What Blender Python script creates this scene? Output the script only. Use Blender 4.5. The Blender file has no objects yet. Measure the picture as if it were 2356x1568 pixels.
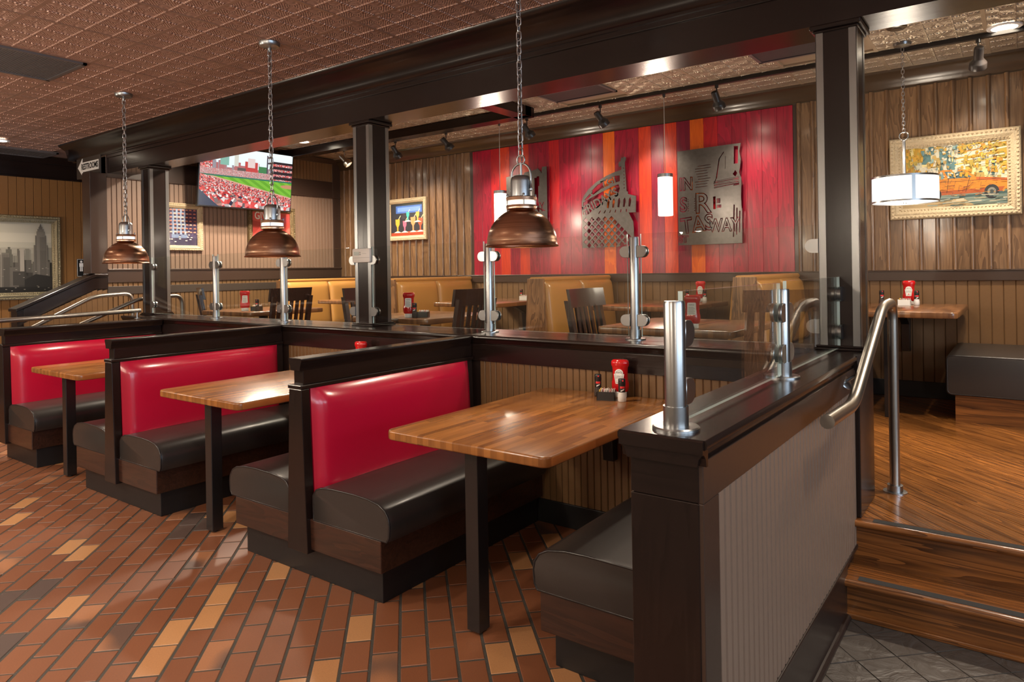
import bpy, bmesh, math, random
from mathutils import Vector, Matrix
random.seed(7)
SC = bpy.context.scene
COL = SC.collection
PI = math.pi
# ------------------------------------------------------------------ camera
F_PX, PX, PY, YAW, ROLL, EYE = 1595.1, 1178.0, 621.94, 0.6343, -0.0159, 1.412
fw = Vector((-math.sin(YAW), math.cos(YAW), 0)); r0 = Vector((math.cos(YAW), math.sin(YAW), 0)); u0 = Vector((0, 0, 1))
rt = r0*math.cos(ROLL)+u0*math.sin(ROLL); up = u0*math.cos(ROLL)-r0*math.sin(ROLL)
cd = bpy.data.cameras.new('camera'); cam = bpy.data.objects.new('camera', cd); COL.objects.link(cam)
cd.sensor_width = 36; cd.lens = F_PX/2356*36; cd.shift_y = -(784-PY)/2356; cd.clip_start = 0.02
cam.matrix_world = Matrix(((rt.x, up.x, -fw.x, 0), (rt.y, up.y, -fw.y, 0), (rt.z, up.z, -fw.z, EYE), (0, 0, 0, 1)))
SC.camera = cam
def to_px(p):
    q = Vector(p)-Vector((0, 0, EYE)); d = q.dot(fw)
    return (PX+F_PX*q.dot(rt)/d, PY-F_PX*q.dot(up)/d, d)
# ------------------------------------------------------------------ world, light, exposure
SC.view_settings.view_transform = 'Standard'; SC.view_settings.look = 'None'; SC.view_settings.gamma = 1
SC.view_settings.exposure = 0.5
W = bpy.data.worlds.new('world'); SC.world = W; W.use_nodes = True
W.node_tree.nodes['Background'].inputs[0].default_value = (0.75, 0.85, 1, 1)
W.node_tree.nodes['Background'].inputs[1].default_value = 0.9
def light(name, kind, loc, power, col=(1, 1, 1), size=0.1, rot=(0, 0, 0), sizey=None, spot=None, blend=0.5):
    l = bpy.data.lights.new(name, kind); l.energy = power; l.color = col
    if kind == 'AREA':
        l.size = size
        if sizey: l.shape = 'RECTANGLE'; l.size_y = sizey
    else: l.shadow_soft_size = size
    if kind == 'SPOT': l.spot_size = spot; l.spot_blend = blend
    o = bpy.data.objects.new(name, l); COL.objects.link(o); o.location = loc; o.rotation_euler = rot
    return o
WARM = (1, 0.84, 0.66); COOL = (0.66, 0.83, 1.0)
# daylight through the windows of the wall to the right of the camera
for i, y in enumerate((-1.7, 0.1, 1.9)):
    light('window_daylight', 'AREA', (3.62, y, 1.75), 34, COOL, 1.3, (0, PI/2, 0), 1.3)
# ------------------------------------------------------------------ materials
def s2l(c): return c/12.92 if c <= 0.04045 else ((c+0.055)/1.055)**2.4
def hx(h): h = h.lstrip('#'); return tuple(s2l(int(h[i:i+2], 16)/255) for i in (0, 2, 4))
def c4(c): return (c[0], c[1], c[2], 1)
M = {}
class NT:
    def __init__(s, name):
        m = bpy.data.materials.new(name); m.use_nodes = True; s.m = m; s.t = m.node_tree; s.n = s.t.nodes
        s.b = s.n['Principled BSDF']; M[name] = m
    def add(s, typ, **kw):
        n = s.n.new(typ)
        for k, v in kw.items():
            if k.startswith('i_'):
                key = k[2:]; key = int(key) if key.isdigit() else key.replace('_', ' ')
                n.inputs[key].default_value = v
            else: setattr(n, k, v)
        return n
    def ln(s, a, b): s.t.links.new(a, b)
    def math(s, op, a, b=None):
        n = s.add('ShaderNodeMath', operation=op)
        for i, x in enumerate((a, b)):
            if x is None: continue
            if isinstance(x, (int, float)): n.inputs[i].default_value = x
            else: s.ln(x, n.inputs[i])
        return n.outputs[0]
    def ramp(s, fac, stops):
        r = s.add('ShaderNodeValToRGB'); e = r.color_ramp.elements
        while len(e) < len(stops): e.new(0.5)
        for i, (p, c) in enumerate(stops): e[i].position = p; e[i].color = c4(c)
        s.ln(fac, r.inputs[0]); return r.outputs[0]
    def mix(s, fac, a, b, blend='MIX'):
        n = s.add('ShaderNodeMix', data_type='RGBA', blend_type=blend)
        for i, x in ((0, fac), (6, a), (7, b)):
            if isinstance(x, (int, float)): n.inputs[i].default_value = x
            elif isinstance(x, tuple): n.inputs[i].default_value = c4(x)
            else: s.ln(x, n.inputs[i])
        return n.outputs[2]
    def bump(s, h, strength, dist=0.01):
        b = s.add('ShaderNodeBump'); b.inputs['Strength'].default_value = strength; b.inputs['Distance'].default_value = dist
        s.ln(h, b.inputs['Height']); s.ln(b.outputs[0], s.b.inputs['Normal'])
def mat(name, col, rough=0.5, metal=0.0, bump=None, coat=0.0, var=0.0, spec=0.5, emit=None):
    t = NT(name); b = t.b
    b.inputs['Base Color'].default_value = c4(col); b.inputs['Roughness'].default_value = rough; b.inputs['Metallic'].default_value = metal
    b.inputs['Coat Weight'].default_value = coat; b.inputs['Coat Roughness'].default_value = 0.12; b.inputs['Specular IOR Level'].default_value = spec
    if emit: b.inputs['Emission Color'].default_value = c4(emit[0]); b.inputs['Emission Strength'].default_value = emit[1]
    tc = t.add('ShaderNodeTexCoord')
    if bump or var:
        n = t.add('ShaderNodeTexNoise', i_Scale=(bump or (14, 0))[0], i_Detail=5.0); t.ln(tc.outputs['Object'], n.inputs['Vector'])
        if bump: t.bump(n.outputs[0], bump[1])
        if var: t.ln(t.mix(n.outputs[0], tuple(x*(1-var) for x in col), tuple(min(1, x*(1+var)) for x in col)), b.inputs['Base Color'])
    return t
def wood(name, c1, c2, axis=0, scale=9.0, stretch=14.0, rough=0.35, coat=0.0, var=0.25, bump=0.15, rot=0.0):
    t = NT(name); tc = t.add('ShaderNodeTexCoord'); oi = t.add('ShaderNodeObjectInfo')
    off = t.math('MULTIPLY', oi.outputs['Random'], 37.0)
    va = t.add('ShaderNodeVectorMath', operation='ADD'); t.ln(tc.outputs['Object'], va.inputs[0]); t.ln(off, va.inputs[1])
    mp = t.add('ShaderNodeMapping'); sc = [scale]*3; sc[axis] = scale/stretch
    mp.inputs['Scale'].default_value = sc; mp.vector_type = 'POINT'
    src = va.outputs[0]
    if rot:
        m0 = t.add('ShaderNodeMapping'); m0.inputs['Rotation'].default_value = (0, 0, rot); t.ln(src, m0.inputs[0]); src = m0.outputs[0]
    t.ln(src, mp.inputs[0])
    n1 = t.add('ShaderNodeTexNoise', i_Scale=1.0, i_Detail=3.0, i_Distortion=1.2); t.ln(mp.outputs[0], n1.inputs['Vector'])
    rings = t.math('FRACT', t.math('MULTIPLY', n1.outputs[0], 9.0))
    n2 = t.add('ShaderNodeTexNoise', i_Scale=9.0, i_Detail=6.0); t.ln(mp.outputs[0], n2.inputs['Vector'])
    f = t.math('ADD', t.math('MULTIPLY', rings, 0.45), t.math('MULTIPLY', n2.outputs[0], 0.55))
    c = t.ramp(f, [(0.2, c2), (0.75, c1)])
    v = t.math('ADD', t.math('MULTIPLY', oi.outputs['Random'], 2*var), 1-var)
    hs = t.add('ShaderNodeHueSaturation'); t.ln(c, hs.inputs['Color']); t.ln(v, hs.inputs['Value'])
    t.ln(hs.outputs[0], t.b.inputs['Base Color']); t.b.inputs['Roughness'].default_value = rough
    t.b.inputs['Coat Weight'].default_value = coat; t.b.inputs['Coat Roughness'].default_value = 0.1
    t.bump(f, bump, 0.004)
    return t
# painted dark-brown joinery, several grain directions
for nm, ax in (('dark_wood_x', 0), ('dark_wood_y', 1), ('dark_wood_z', 2)):
    wood(nm, (0.0150, 0.0080, 0.0064), (0.0105, 0.0056, 0.0045), ax, 8, 16, 0.24, 0.08, 0.05, 0.05).b.inputs['Specular IOR Level'].default_value = 0.36
mat('dark_paint', (0.018, 0.010, 0.008), 0.32, 0, (40, 0.02), 0.1)
mat('brown_trim', (0.042, 0.024, 0.017), 0.30, 0, (40, 0.02), 0.1)
mat('bronze_crown', (0.050, 0.031, 0.017), 0.28, 0, (30, 0.02), 0.25)
wood('apron_wood', (0.048, 0.018, 0.010), (0.018, 0.008, 0.005), 0, 9, 10, 0.33, 0.2, 0.1)
mat('black_kick', (0.010, 0.0095, 0.010), 0.42, 0, (20, 0.06))
mat('black_metal', (0.012, 0.010, 0.010), 0.30, 0, None, 0.2)
mat('bead_taupe', (0.200, 0.130, 0.092), 0.42, 0, (60, 0.03), 0, 0.06)
mat('bead_tan', (0.155, 0.083, 0.034), 0.42, 0, (60, 0.03), 0, 0.08)
mat('bead_ochre', (0.24, 0.115, 0.038), 0.38, 0, (60, 0.03), 0, 0.08)
mat('groove', (0.06, 0.035, 0.02), 0.6)
mat('red_vinyl', (0.44, 0.006, 0.034), 0.24, 0, (70, 0.015), 0.25)
mat('black_vinyl', (0.026, 0.0225, 0.021), 0.36, 0, (90, 0.03), 0.08)
mat('black_piping', (0.014, 0.013, 0.014), 0.3)
mat('tan_vinyl', (0.48, 0.23, 0.060), 0.30, 0, (70, 0.02), 0.15)
mat('stainless', (0.34, 0.345, 0.35), 0.30, 1.0, (120, 0.01))
mat('steel_strip', (0.28, 0.285, 0.29), 0.30, 1.0, (60, 0.03))
mat('brushed_rail', (0.40, 0.37, 0.33), 0.33, 1.0, (80, 0.02))
mat('galvanised', (0.36, 0.38, 0.40), 0.34, 1.0, (50, 0.03), 0, 0.15)
mat('copper', (0.70, 0.40, 0.26), 0.24, 1.0, None)
t = M['copper']; 
mat('chain_metal', (0.45, 0.45, 0.46), 0.28, 1.0)
mat('milk_glass', (0.9, 0.88, 0.84), 0.3, 0, None, 0, 0, 0.5, ((1, 0.94, 0.84), 0.75))
mat('drum_shade', (0.92, 0.90, 0.86), 0.6, 0, None, 0, 0, 0.3, ((1, 0.95, 0.87), 0.85))
mat('lamp_glow', (1, 1, 1), 0.4, 0, None, 0, 0, 0.5, ((1, 0.86, 0.66), 14.0))
mat('frosted_band', (0.95, 0.94, 0.9), 0.4, 0, None, 0, 0, 0.5, ((1, 0.93, 0.82), 1.2))
mat('spot_black', (0.016, 0.013, 0.012), 0.35, 0, None, 0.2)
mat('spot_nickel', (0.45, 0.40, 0.33), 0.3, 1.0)
mat('metal_art', (0.115, 0.105, 0.098), 0.36, 0.75, (25, 0.08), 0, 0.3)
mat('plaster_cream', (0.44, 0.35, 0.22), 0.5, 0, (90, 0.7), 0, 0.25)
mat('cream_bead', (0.50, 0.40, 0.26), 0.45, 0, (120, 0.3))
mat('silver_gilt', (0.30, 0.26, 0.17), 0.36, 0.75, (110, 0.9), 0, 0.5)
mat('dark_gilt', (0.16, 0.11, 0.05), 0.36, 0.6, (110, 0.9), 0, 0.6)
mat('white_plastic', (0.72, 0.70, 0.66), 0.4)
mat('lcd', (0.10, 0.12, 0.09), 0.25)
mat('ink_black', (0.012, 0.012, 0.012), 0.4)
mat('sign_brown', (0.045, 0.034, 0.028), 0.4)
mat('sign_white', (0.80, 0.80, 0.80), 0.4)
mat('ketchup_red', (0.50, 0.008, 0.010), 0.14, 0, None, 0.4)
mat('label_white', (0.78, 0.76, 0.72), 0.5)
mat('label_grey', (0.33, 0.31, 0.29), 0.5)
mat('plastic_black', (0.015, 0.014, 0.014), 0.3)
mat('salt', (0.72, 0.70, 0.67), 0.5); mat('peppercorn', (0.05, 0.035, 0.028), 0.5, 0, (300, 0.6), 0, 0.9)
mat('packet_white', (0.75, 0.70, 0.66), 0.6); mat('packet_yellow', (0.75, 0.52, 0.12), 0.6); mat('packet_pink', (0.70, 0.35, 0.33), 0.6)
mat('spot_red_dot', (0.75, 0.03, 0.03), 0.4)
mat('grout', (0.045, 0.039, 0.032), 0.8, 0, (200, 0.4))
mat('tread_tape', (0.035, 0.034, 0.033), 0.8, 0, (400, 0.8))
mat('grille_dark', (0.13, 0.115, 0.118), 0.42, 0.3)
mat('screen_black', (0.01, 0.01, 0.011), 0.2)
mat('wall_plain', (0.30, 0.22, 0.16), 0.6)
wood('chair_wood', (0.040, 0.016, 0.012), (0.016, 0.007, 0.006), 2, 9, 10, 0.25, 0.4, 0.1)
wood('oak_end', (0.34, 0.17, 0.075), (0.10, 0.045, 0.02), 2, 8, 9, 0.35, 0.2, 0.1)
wood('oak_floor', (0.36, 0.135, 0.030), (0.065, 0.022, 0.007), 0, 13, 20, 0.22, 0.3, 0.32, 0.10)
wood('oak_step', (0.28, 0.097, 0.023), (0.05, 0.017, 0.006), 0, 11, 22, 0.24, 0.3, 0.12, 0.10)
wood('batten_wood', (0.205, 0.115, 0.056), (0.085, 0.042, 0.020), 2, 9, 12, 0.30, 0.2, 0.18)
for nm, a, b in (('plank_crimson', (0.33, 0.004, 0.026), (0.17, 0.003, 0.016)), ('plank_dark', (0.25, 0.005, 0.030), (0.13, 0.003, 0.02)),
                 ('plank_orange', (0.72, 0.13, 0.008), (0.55, 0.075, 0.005)), ('plank_redorange', (0.62, 0.045, 0.008), (0.42, 0.02, 0.008)),
                 ('plank_red', (0.44, 0.010, 0.013), (0.26, 0.005, 0.012))):
    wood(nm, a, b, 2, 6, 8, 0.30, 0.4, 0.06, 0.12).b.inputs['Coat Roughness'].default_value = 0.2
# butcher block
def butcher(name, ca, cb, axis):
    t = NT(name); tc = t.add('ShaderNodeTexCoord'); sp = t.add('ShaderNodeSeparateXYZ'); t.ln(tc.outputs['Object'], sp.inputs[0])
    cb_ = t.add('ShaderNodeCombineXYZ')
    t.ln(sp.outputs[axis], cb_.inputs[0]); t.ln(sp.outputs[1-axis], cb_.inputs[1])
    br = t.add('ShaderNodeTexBrick', offset=0.37, offset_frequency=2, squash=1.0)
    br.inputs['Color1'].default_value = (0, 0, 0, 1); br.inputs['Color2'].default_value = (1, 1, 1, 1); br.inputs['Mortar'].default_value = (0.35, 0.35, 0.35, 1)
    br.inputs['Scale'].default_value = 1.0; br.inputs['Mortar Size'].default_value = 0.0004; br.inputs['Brick Width'].default_value = 0.34; br.inputs['Row Height'].default_value = 0.031
    t.ln(cb_.outputs[0], br.inputs['Vector'])
    mp = t.add('ShaderNodeMapping'); mp.inputs['Scale'].default_value = (2.2, 26, 26); t.ln(cb_.outputs[0], mp.inputs[0])
    n = t.add('ShaderNodeTexNoise', i_Scale=2.0, i_Detail=6.0, i_Distortion=0.6); t.ln(mp.outputs[0], n.inputs['Vector'])
    f = t.math('ADD', t.math('MULTIPLY', br.outputs['Color'], 0.5), t.math('MULTIPLY', n.outputs[0], 0.55))
    t.ln(t.ramp(f, [(0.2, cb), (0.85, ca)]), t.b.inputs['Base Color'])
    t.b.inputs['Roughness'].default_value = 0.24; t.b.inputs['Coat Weight'].default_value = 0.25; t.b.inputs['Coat Roughness'].default_value = 0.16
    t.bump(n.outputs[0], 0.04, 0.003)
butcher('butcher_block', (0.37, 0.148, 0.038), (0.155, 0.053, 0.014), 1)
butcher('butcher_dark', (0.26, 0.115, 0.045), (0.08, 0.033, 0.015), 1)
# brushed copper: fine turned lines
t = M['copper']; tt = NT.__new__(NT); tt.m = t; tt.t = t.node_tree; tt.n = tt.t.nodes; tt.b = tt.n['Principled BSDF']
tc = tt.add('ShaderNodeTexCoord'); mp = tt.add('ShaderNodeMapping'); mp.inputs['Scale'].default_value = (3, 3, 400); tt.ln(tc.outputs['Object'], mp.inputs[0])
n = tt.add('ShaderNodeTexNoise', i_Scale=1.0, i_Detail=4.0); tt.ln(mp.outputs[0], n.inputs['Vector'])
tt.ln(tt.ramp(n.outputs[0], [(0.3, (0.40, 0.235, 0.155)), (0.7, (0.62, 0.39, 0.27))]), tt.b.inputs['Base Color']); tt.bump(n.outputs[0], 0.05, 0.002)
tt.b.inputs['Anisotropic'].default_value = 0.85; tg = tt.add('ShaderNodeTangent', direction_type='RADIAL', axis='Z'); tt.ln(tg.outputs[0], tt.b.inputs['Tangent']); tt.b.inputs['Anisotropic Rotation'].default_value = 0.0
# quarry pavers
def paver(name, ca, cb, two=None):
    t = NT(name); tc = t.add('ShaderNodeTexCoord'); oi = t.add('ShaderNodeObjectInfo'); ge = t.add('ShaderNodeNewGeometry')
    n = t.add('ShaderNodeTexNoise', i_Scale=1.6, i_Detail=2.0); t.ln(ge.outputs['Position'], n.inputs['Vector'])
    n2 = t.add('ShaderNodeTexNoise', i_Scale=160.0, i_Detail=4.0); t.ln(ge.outputs['Position'], n2.inputs['Vector'])
    n3 = t.add('ShaderNodeTexNoise', i_Scale=5.0, i_Detail=0.0); t.ln(ge.outputs['Position'], n3.inputs['Vector'])
    r = t.math('ADD', t.math('MULTIPLY', oi.outputs['Random'], 0.6), t.math('MULTIPLY', n.outputs[0], 0.4))
    c = t.mix(r, ca, cb)
    if two: c = t.mix(t.ramp(n3.outputs[0], [(0.40, (0, 0, 0)), (0.60, (1, 1, 1))]), c, two)
    c = t.mix(t.math('MULTIPLY', n2.outputs[0], 0.35), c, (0.06, 0.03, 0.02))
    t.ln(c, t.b.inputs['Base Color']); t.b.inputs['Roughness'].default_value = 0.46
    t.bump(n2.outputs[0], 0.10, 0.003)
paver('paver_red', (0.170, 0.055, 0.022), (0.245, 0.087, 0.036))
paver('paver_tan', (0.50, 0.255, 0.105), (0.40, 0.18, 0.072))
paver('paver_dark', (0.075, 0.052, 0.047), (0.10, 0.066, 0.056))
paver('paver_mixed', (0.36, 0.155, 0.070), (0.32, 0.13, 0.06), (0.11, 0.062, 0.046))
paver('slate', (0.060, 0.053, 0.046), (0.095, 0.083, 0.072))
tt = NT.__new__(NT); tt.m = M['slate']; tt.t = tt.m.node_tree; tt.n = tt.t.nodes; tt.b = tt.n['Principled BSDF']
n = tt.add('ShaderNodeTexNoise', i_Scale=9.0, i_Detail=6.0, i_Distortion=2.0); ge = tt.add('ShaderNodeNewGeometry'); tt.ln(ge.outputs['Position'], n.inputs['Vector']); tt.bump(n.outputs[0], 0.5, 0.02)
# embossed ceiling tile relief (fine ornament only; bars and ribs are geometry)
def tin(name, col, metal, rough, cell):
    t = NT(name); t.b.inputs['Base Color'].default_value = c4(col); t.b.inputs['Metallic'].default_value = metal; t.b.inputs['Roughness'].default_value = rough
    tc = t.add('ShaderNodeTexCoord'); sp = t.add('ShaderNodeSeparateXYZ'); t.ln(tc.outputs['Object'], sp.inputs[0])
    fx = t.math('SUBTRACT', t.math('FRACT', t.math('ADD', t.math('DIVIDE', sp.outputs[0], cell[0]), 40.0)), 0.5)
    fy = t.math('SUBTRACT', t.math('FRACT', t.math('ADD', t.math('DIVIDE', sp.outputs[1], cell[1]), 40.0)), 0.5)
    ax = t.math('ABSOLUTE', fx); ay = t.math('ABSOLUTE', fy)
    def dist(a, b): return t.math('SQRT', t.math('ADD', t.math('MULTIPLY', a, a), t.math('MULTIPLY', b, b)))
    rc = dist(ax, ay); rk = dist(t.math('SUBTRACT', 0.5, ax), t.math('SUBTRACT', 0.5, ay))
    h1 = t.math('SINE', t.math('MULTIPLY', rc, 34.0)); h2 = t.math('SINE', t.math('MULTIPLY', rk, 46.0))
    h3 = t.math('GREATER_THAN', 0.045, t.math('MINIMUM', ax, ay))
    h3 = t.math('MULTIPLY', h3, t.math('GREATER_THAN', 0.25, rc))
    nz = t.add('ShaderNodeTexNoise', i_Scale=55.0, i_Detail=3.0); t.ln(tc.outputs['Object'], nz.inputs['Vector'])
    h = t.math('ADD', t.math('ADD', t.math('MULTIPLY', t.math('MULTIPLY', h1, h2), 0.6), h3), t.math('MULTIPLY', nz.outputs[0], 0.8))
    t.bump(h, 0.9, 0.008)
tin('tin_copper', (0.40, 0.235, 0.18), 0.3, 0.36, (0.1675, 0.15375))
tin('tin_champagne', (0.46, 0.385, 0.30), 0.6, 0.30, (0.1675, 0.15375))
mat('tbar_copper', (0.30, 0.175, 0.13), 0.4, 0.3); mat('tbar_champagne', (0.36, 0.28, 0.20), 0.4, 0.3)
# clear glass: fresnel mix of transparent and mirror
t = NT('clear_glass'); t.n.remove(t.b); out = t.n['Material Output']
tr = t.add('ShaderNodeBsdfTransparent'); tr.inputs[0].default_value = (0.965, 0.985, 0.975, 1); gl = t.add('ShaderNodeBsdfGlossy'); gl.inputs['Roughness'].default_value = 0.0
ge = t.add('ShaderNodeNewGeometry'); dt = t.add('ShaderNodeVectorMath', operation='DOT_PRODUCT'); t.ln(ge.outputs['Normal'], dt.inputs[0]); t.ln(ge.outputs['Incoming'], dt.inputs[1])
sch = t.math('ADD', t.math('MULTIPLY', t.math('POWER', t.math('SUBTRACT', 1.0, t.math('ABSOLUTE', dt.outputs['Value'])), 5.0), 0.96), 0.04); mx = t.add('ShaderNodeMixShader')
t.ln(sch, mx.inputs[0]); t.ln(tr.outputs[0], mx.inputs[1]); t.ln(gl.outputs[0], mx.inputs[2]); t.ln(mx.outputs[0], out.inputs[0])
mat('glass_edge', (0.50, 0.60, 0.57), 0.15, 0, None, 0.5)
mat('grinder_glass', (0.7, 0.72, 0.72), 0.1)
# flat print: colours carried by the printed polygons
t = NT('print'); vc = t.add('ShaderNodeVertexColor', layer_name='Col'); t.ln(vc.outputs[0], t.b.inputs['Base Color']); t.b.inputs['Roughness'].default_value = 0.55
# ------------------------------------------------------------------ mesh helpers
def link(o, parent=None):
    COL.objects.link(o)
    if parent is not None: o.parent = parent
    return o
def tag(o, label=None, cat=None, group=None, kind=None):
    if label: o['label'] = label
    if cat: o['category'] = cat
    if group: o['group'] = group
    if kind: o['kind'] = kind
    return o
def thing(name, label, cat, loc=(0, 0, 0), rz=0.0, group=None):
    o = bpy.data.objects.new(name, None); o.empty_display_size = 0.1; COL.objects.link(o)
    o.location = loc; o.rotation_euler = (0, 0, rz); return tag(o, label, cat, group)
def copy_tree(o, parent=None, loc=None, rz=None, label=None):
    kids = list(o.children); c = o.copy(); COL.objects.link(c); c.parent = parent
    if loc is not None: c.location = loc
    if rz is not None: c.rotation_euler = (0, 0, rz)
    if label: c['label'] = label
    for k in kids: copy_tree(k, c)
    return c
class MB:
    def __init__(s): s.v = []; s.f = []; s.m = []; s.c = []; s.cur = 0; s.col = None
    def add(s, vs, fs):
        o = len(s.v); s.v += [tuple(p) for p in vs]; s.f += [tuple(i+o for i in f) for f in fs]
        s.m += [s.cur]*len(fs); s.c += [s.col]*len(fs); return s
    def box(s, x0, x1, y0, y1, z0, z1):
        return s.add([(x0, y0, z0), (x1, y0, z0), (x1, y1, z0), (x0, y1, z0), (x0, y0, z1), (x1, y0, z1), (x1, y1, z1), (x0, y1, z1)],
                     [(0, 3, 2, 1), (4, 5, 6, 7), (0, 1, 5, 4), (1, 2, 6, 5), (2, 3, 7, 6), (3, 0, 4, 7)])
    def prism(s, pts, axis, a0, a1):
        # pts ccw in the plane of the other two axes
        n = len(pts)
        def P(p, a): return {'x': (a, p[0], p[1]), 'y': (p[0], a, p[1]), 'z': (p[0], p[1], a)}[axis]
        vs = [P(p, a0) for p in pts]+[P(p, a1) for p in pts]
        fs = [tuple(range(n)), tuple(range(2*n-1, n-1, -1))]+[(i, i+n, (i+1) % n+n, (i+1) % n) for i in range(n)]
        return s.add(vs, fs)
    def lathe(s, prof, n=24, c=(0, 0, 0), sx=1, sy=1):
        vs = []; fs = []
        for r, z in prof:
            for k in range(n):
                a = 2*PI*k/n; vs.append((c[0]+r*sx*math.cos(a), c[1]+r*sy*math.sin(a), c[2]+z))
        for i in range(len(prof)-1):
            for k in range(n): fs.append((i*n+k, i*n+(k+1) % n, (i+1)*n+(k+1) % n, (i+1)*n+k))
        closed = prof[0] == prof[-1]
        if prof[0][0] > 1e-5 and not closed: fs.append(tuple(range(n-1, -1, -1)))
        if prof[-1][0] > 1e-5 and not closed: fs.append(tuple((len(prof)-1)*n+k for k in range(n)))
        return s.add(vs, fs)
    def tube(s, path, r, n=10, closed=False):
        path = [Vector(p) for p in path]; N = len(path); vs = []; fs = []; prev = None
        for i, p in enumerate(path):
            a = path[i-1] if (i > 0 or closed) else p; b = path[(i+1) % N] if (i < N-1 or closed) else p
            t = (b-a).normalized()
            if prev is None: nrm = t.orthogonal().normalized()
            else:
                nrm = prev-t*prev.dot(t); nrm = nrm.normalized() if nrm.length > 1e-6 else t.orthogonal().normalized()
            prev = nrm; bn = t.cross(nrm)
            for k in range(n):
                a_ = 2*PI*k/n; vs.append(p+nrm*r*math.cos(a_)+bn*r*math.sin(a_))
        for i in range(N if closed else N-1):
            j = (i+1) % N
            for k in range(n): fs.append((i*n+k, i*n+(k+1) % n, j*n+(k+1) % n, j*n+k))
        if not closed: fs += [tuple(range(n-1, -1, -1)), tuple((N-1)*n+k for k in range(n))]
        return s.add(vs, fs)
    def mesh(s, name, mats, smooth=False, bevel=0.0, seg=2, fix=True):
        me = bpy.data.meshes.new(name); me.from_pydata(s.v, [], s.f)
        for m in (mats if isinstance(mats, (list, tuple)) else [mats]): me.materials.append(M[m])
        for p, k in zip(me.polygons, s.m): p.material_index = k
        if any(c is not None for c in s.c):
            ca = me.color_attributes.new('Col', 'FLOAT_COLOR', 'CORNER')
            for p, c in zip(me.polygons, s.c):
                for li in p.loop_indices: ca.data[li].color = c4(c or (0, 0, 0))
        if fix or bevel:
            bm = bmesh.new(); bm.from_mesh(me)
            if fix: bmesh.ops.recalc_face_normals(bm, faces=bm.faces)
            if bevel:
                es = [e for e in bm.edges if len(e.link_faces) == 2 and e.calc_face_angle(0) > 0.6]
                bmesh.ops.bevel(bm, geom=es, offset=bevel, segments=seg, profile=0.5, affect='EDGES', clamp_overlap=True)
            bm.to_mesh(me); bm.free()
        if smooth:
            for p in me.polygons: p.use_smooth = True
            if smooth != 'all': me.set_sharp_from_angle(angle=0.7)
        return me
    def build(s, name, mats, parent=None, smooth=False, bevel=0.0, seg=2, loc=None, rz=None, kind=None, fix=True):
        o = bpy.data.objects.new(name, s.mesh(name, mats, smooth, bevel, seg, fix)); link(o, parent)
        if loc is not None: o.location = loc
        if rz is not None: o.rotation_euler = (0, 0, rz)
        if kind: o['kind'] = kind
        return o
def BX(*a): return MB().box(*a)
def struct(name, mb, m, **k): return mb.build(name, m, kind='structure', **k)
def inst(name, me, parent=None, loc=(0, 0, 0), rot=(0, 0, 0), scale=None):
    o = bpy.data.objects.new(name, me); link(o, parent); o.location = loc; o.rotation_euler = rot
    if scale: o.scale = scale
    return o
def text_mesh(body, size, depth, m, align='CENTER', sx=1.0, shear=0.0, bold=0.0):
    cu = bpy.data.curves.new('text', 'FONT'); cu.body = body; cu.size = size; cu.extrude = depth/2; cu.align_x = align; cu.align_y = 'CENTER'
    cu.offset = bold; cu.resolution_u = 3; cu.shear = shear
    ob = bpy.data.objects.new('text', cu); COL.objects.link(ob); bpy.context.view_layer.update()
    me = bpy.data.meshes.new_from_object(ob.evaluated_get(bpy.context.evaluated_depsgraph_get()))
    bpy.data.objects.remove(ob)
    bm = bmesh.new(); bm.from_mesh(me); bmesh.ops.remove_doubles(bm, verts=bm.verts, dist=1e-5)
    for v in bm.verts: v.co = Vector((v.co.x*sx, -v.co.z, v.co.y))     # lettering faces -Y
    bmesh.ops.recalc_face_normals(bm, faces=bm.faces)
    bm.to_mesh(me); bm.free(); me.materials.clear(); me.materials.append(M[m]); return me
def arc(cx, cy, r, a0, a1, n): return [(cx+r*math.cos(a0+(a1-a0)*i/n), cy+r*math.sin(a0+(a1-a0)*i/n)) for i in range(n+1)]
def rrect(x0, x1, y0, y1, r, n=5):
    return arc(x1-r, y0+r, r, -PI/2, 0, n)+arc(x1-r, y1-r, r, 0, PI/2, n)+arc(x0+r, y1-r, r, PI/2, PI, n)+arc(x0+r, y0+r, r, PI, 1.5*PI, n)
def clip(poly, x0, x1, y0, y1):
    for ax, v, sg in ((0, x0, 1), (0, x1, -1), (1, y0, 1), (1, y1, -1)):
        out = []
        for i, p in enumerate(poly):
            q = poly[(i+1) % len(poly)]; dp = sg*(p[ax]-v); dq = sg*(q[ax]-v)
            if dp >= 0: out.append(p)
            if (dp > 0 and dq < 0) or (dp < 0 and dq > 0):
                t = dp/(dp-dq); out.append((p[0]+(q[0]-p[0])*t, p[1]+(q[1]-p[1])*t))
        poly = out
        if len(poly) < 3: return None
    return poly
def area(p): return 0.5*abs(sum(p[i][0]*p[(i+1) % len(p)][1]-p[(i+1) % len(p)][0]*p[i][1] for i in range(len(p))))
# moulding profile used for wall caps: (outward, z) ccw
def cap_profile(half, z0, z1, over):
    h = z1-z0
    return [(-half-over*0.2, z0-0.030), (half+over*0.2, z0-0.030), (half+over*0.35, z0-0.012), (half+over*0.7, z0), (half+over*0.75, z0+h*0.25), (half+over, z0+h*0.45), (half+over, z1-h*0.2), (half+over*0.85, z1),
            (-half-over*0.85, z1), (-half-over, z1-h*0.2), (-half-over, z0+h*0.45), (-half-over*0.75, z0+h*0.25), (-half-over*0.7, z0), (-half-over*0.35, z0-0.012)]
ZP, ZC, ZCEIL, ZCP = 0.33, 1.028, 2.883, 2.997
YB, XL, XFL = 6.504, -7.80, -9.60
# ------------------------------------------------------------------ shell
fl = struct('floor', BX(XFL, 3.7, -2.9, 3.25, -0.06, -0.0025), 'grout')
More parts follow.
